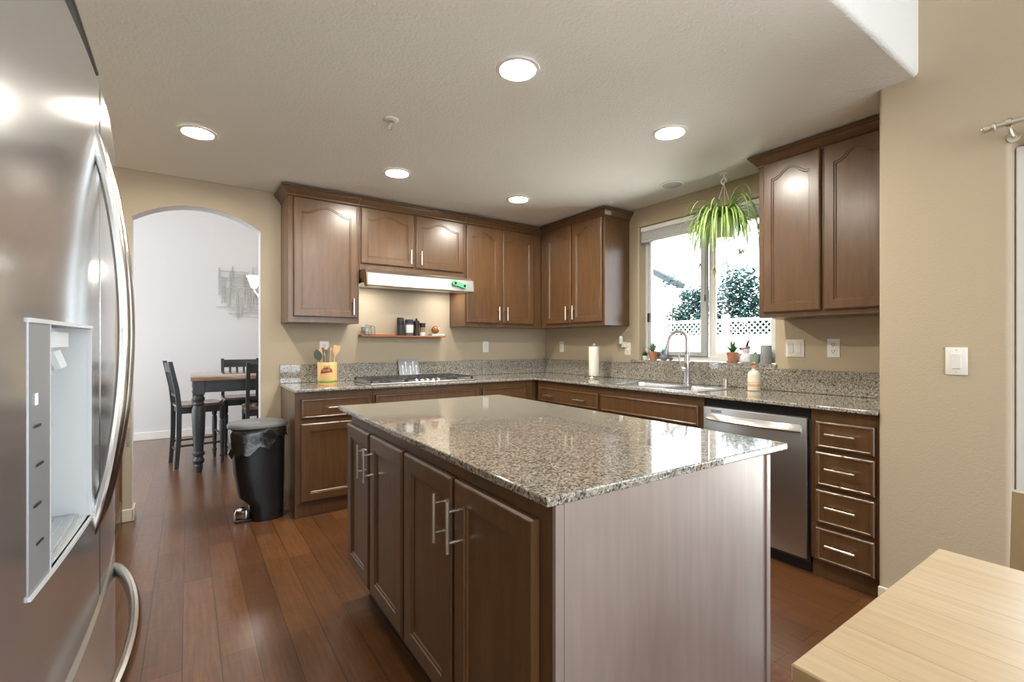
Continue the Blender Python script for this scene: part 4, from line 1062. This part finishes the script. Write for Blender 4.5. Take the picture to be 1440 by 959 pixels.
chair('charcoal dining chair on the near side partly hidden by the arch edge', -2.70, 1.13, 0)
# facing: chair faces -y, so near chair turns its back to the kitchen
for o in bpy.data.objects:
    if o.get('label', '').startswith('charcoal dining chair on the far'): o.rotation_euler[2] = 0
    if o.get('label', '').startswith('charcoal dining chair on the near'): o.rotation_euler[2] = PI
    if o.get('label', '').startswith('charcoal dining chair in full'): o.rotation_euler[2] = PI/2+.15

# metal wall art
t = thing('wall_art', 'grey metal rod grid wall sculpture in the dining room', 'wall art', (-2.7,3.43,1.9))
b = B(); rw = random.Random(11)
for i in range(20):
    x = -3.0+.63*i/19+rw.uniform(-.01,.01); L = rw.uniform(.14,.42); z = 1.93+rw.uniform(-.2,.2); b.box(x-.004, x+.004, 3.425, 3.432, max(1.55,z-L/1.6), min(2.32,z+L/1.6))
for i in range(20):
    z = 1.62+.62*i/19+rw.uniform(-.01,.01); L = rw.uniform(.12,.36); x = -2.70+rw.uniform(-.15,.15); b.box(max(-3.06,x-L/1.3), min(-2.33,x+L/1.3), 3.418, 3.425, z-.004, z+.004)
b.build('rods', mat('pewter_rod', (.42,.42,.41), .4, metal=.5), t)
B().box(-2.95, -2.93, 3.425, 3.44, 1.9, 1.92).box(-2.5, -2.48, 3.425, 3.44, 1.9, 1.92).build('mount', nickel_m, t)
# chandelier
t = thing('chandelier', 'nickel chandelier with white glass shades over the dining table', 'chandelier', (-2.45,1.7,1.75))
c0 = Vector((-2.47,1.70,1.80))
B().lathe([(.003,-.06),(.02,-.05),(.03,0),(.02,.05),(.012,.12),(.010,HD-1.80-.04),(.06,HD-1.80-.035),(.065,HD-1.80)], c0, 16).build('stem', nickel_m, t)
for k in range(5):
    a = 2*PI*k/5+PI*.97; q = Vector((math.cos(a),math.sin(a),0))
    P = [c0+q*.02, c0+q*.10+Vector((0,0,-.07)), c0+q*.22+Vector((0,0,-.06)), c0+q*.28+Vector((0,0,.02)), c0+q*.28+Vector((0,0,.06))]
    arm = B().tube(P, .008, 8); arm.tube([c0+q*.19+Vector((0,0,-.04)), c0+q*.22+Vector((0,0,.0)), c0+q*.25+Vector((0,0,-.02)), c0+q*.24+Vector((0,0,-.05))], .004, 6); ao = arm.build('arm', nickel_m, t)
    B().lathe([(.025,0),(.035,.02),(.05,.07),(.075,.125),(.072,.125),(.048,.07),(.03,.02)], c0+q*.28+Vector((0,0,.06)), 18, cap=False).build('glass_shade', mat('glowing_shade', (.9,.88,.82), .4, emit=(1,.93,.85), es=9), ao)

# ------------------------------------------------------------------ pine table, chair, rug, rod on the right
t = thing('pine_table', 'pale pine table in the foreground right with a knot in its top', 'table', (-2.24,-4.6,0))
B().box(-2.60, -1.882, -5.35, -3.868, .722, .75, .003).build('tabletop', pinetop_m, t)
B().lathe([(.001,0),(.014,0),(.016,.0006),(.001,.001)], (0,0,0), 12)
kb = B(); 
for k in range(1): kb.rings([[(-2.115+.011*f*math.cos(q)+.004, -4.082+.034*f*math.sin(q), .7503+z) for q in [2*PI*i/16 for i in range(16)]] for f, z in ((1,0),(.8,.0004),(.2,.0005))])
kb.build('knot', mat('knot_brown', (.22,.09,.035), .5), t)
B().box(-2.56, -1.92, -3.93, -3.91, .63, .722).box(-2.56, -1.92, -5.31, -5.29, .63, .722).box(-2.56, -2.54, -5.29, -3.93, .63, .722).box(-1.94, -1.92, -5.29, -3.93, .63, .722).build('apron', pine_m, t)
for lx in (-2.56,-1.98):
    for ly in (-3.965,-5.31): B().box(lx, lx+.06, ly, ly+.06, 0, .722, .004).build('leg', pine_m, t)
olive_m = mat('olive_pine', (.33,.24,.13), .45, var=.12, vscale=5, stretch=(5,5,.6))
t = thing('pine_chair', 'brown wooden chair tucked at the far side of the pine table', 'chair', (-1.6,-4.15,0))
B().box(-1.86, -1.45, -4.33, -3.94, .435, .46, .006).build('seat', olive_m, t)
for y in (-4.33,-3.955):
    b = B(); R = []
    for z, x in ((0,-1.42),(.45,-1.45),(.815,-1.40)): R.append([(x-.018,y-.018+.02,z),(x+.018,y-.018+.02,z),(x+.018,y+.018+.02,z),(x-.018,y+.018+.02,z)])
    b.rings(R); b.build('back_post', olive_m, t)
    B().box(-1.85, -1.815, y, y+.035, 0, .435, .003).build('leg', olive_m, t)
B().box(-1.422, -1.40, -4.30, -3.95, .58, .805, .004).build('back_panel', olive_m, t)
rug_m = mat('brown_woven_rug', (.22,.105,.07), .9, var=.2, vscale=60, bump=.5, bscale=200)
t = tag(B().box(-2.4, -1.495, -5.2, -3.27, .0005, .009, .003).build('floor_rug', rug_m), 'brown rug on the floor under the pine table', 'rug')
t = thing('curtain_rod', 'brushed nickel curtain rod above the patio door', 'curtain rod', (-.70,-4.8,2.12))
B().tube([(-.715,-3.765,2.097),(-.715,-6.0,2.097)], .012, 12).build('rod', nickel_m, t)
for s_, y in ((1,-3.765),(-1,-6.0)):
    B().lathe_dir([(.013,0),(.018,.004),(.018,.012),(.012,.016),(.015,.026),(.017,.036),(.010,.044),(.001,.045)], (-.715,y,2.097), (0,s_,0)).build('finial', nickel_m, t)
for y in (-3.80,-5.96):
    B().lathe_dir([(.019,0),(.019,.014)], (-.715,y-.007,2.097), (0,1,0)).tube([(-.715,y,2.087),(-.68,y,2.072),(-.636,y,2.062)], .007, 8).lathe_dir([(.02,0),(.02,.004)], (-.635,y,2.062), (-1,0,0)).build('bracket', nickel_m, t)
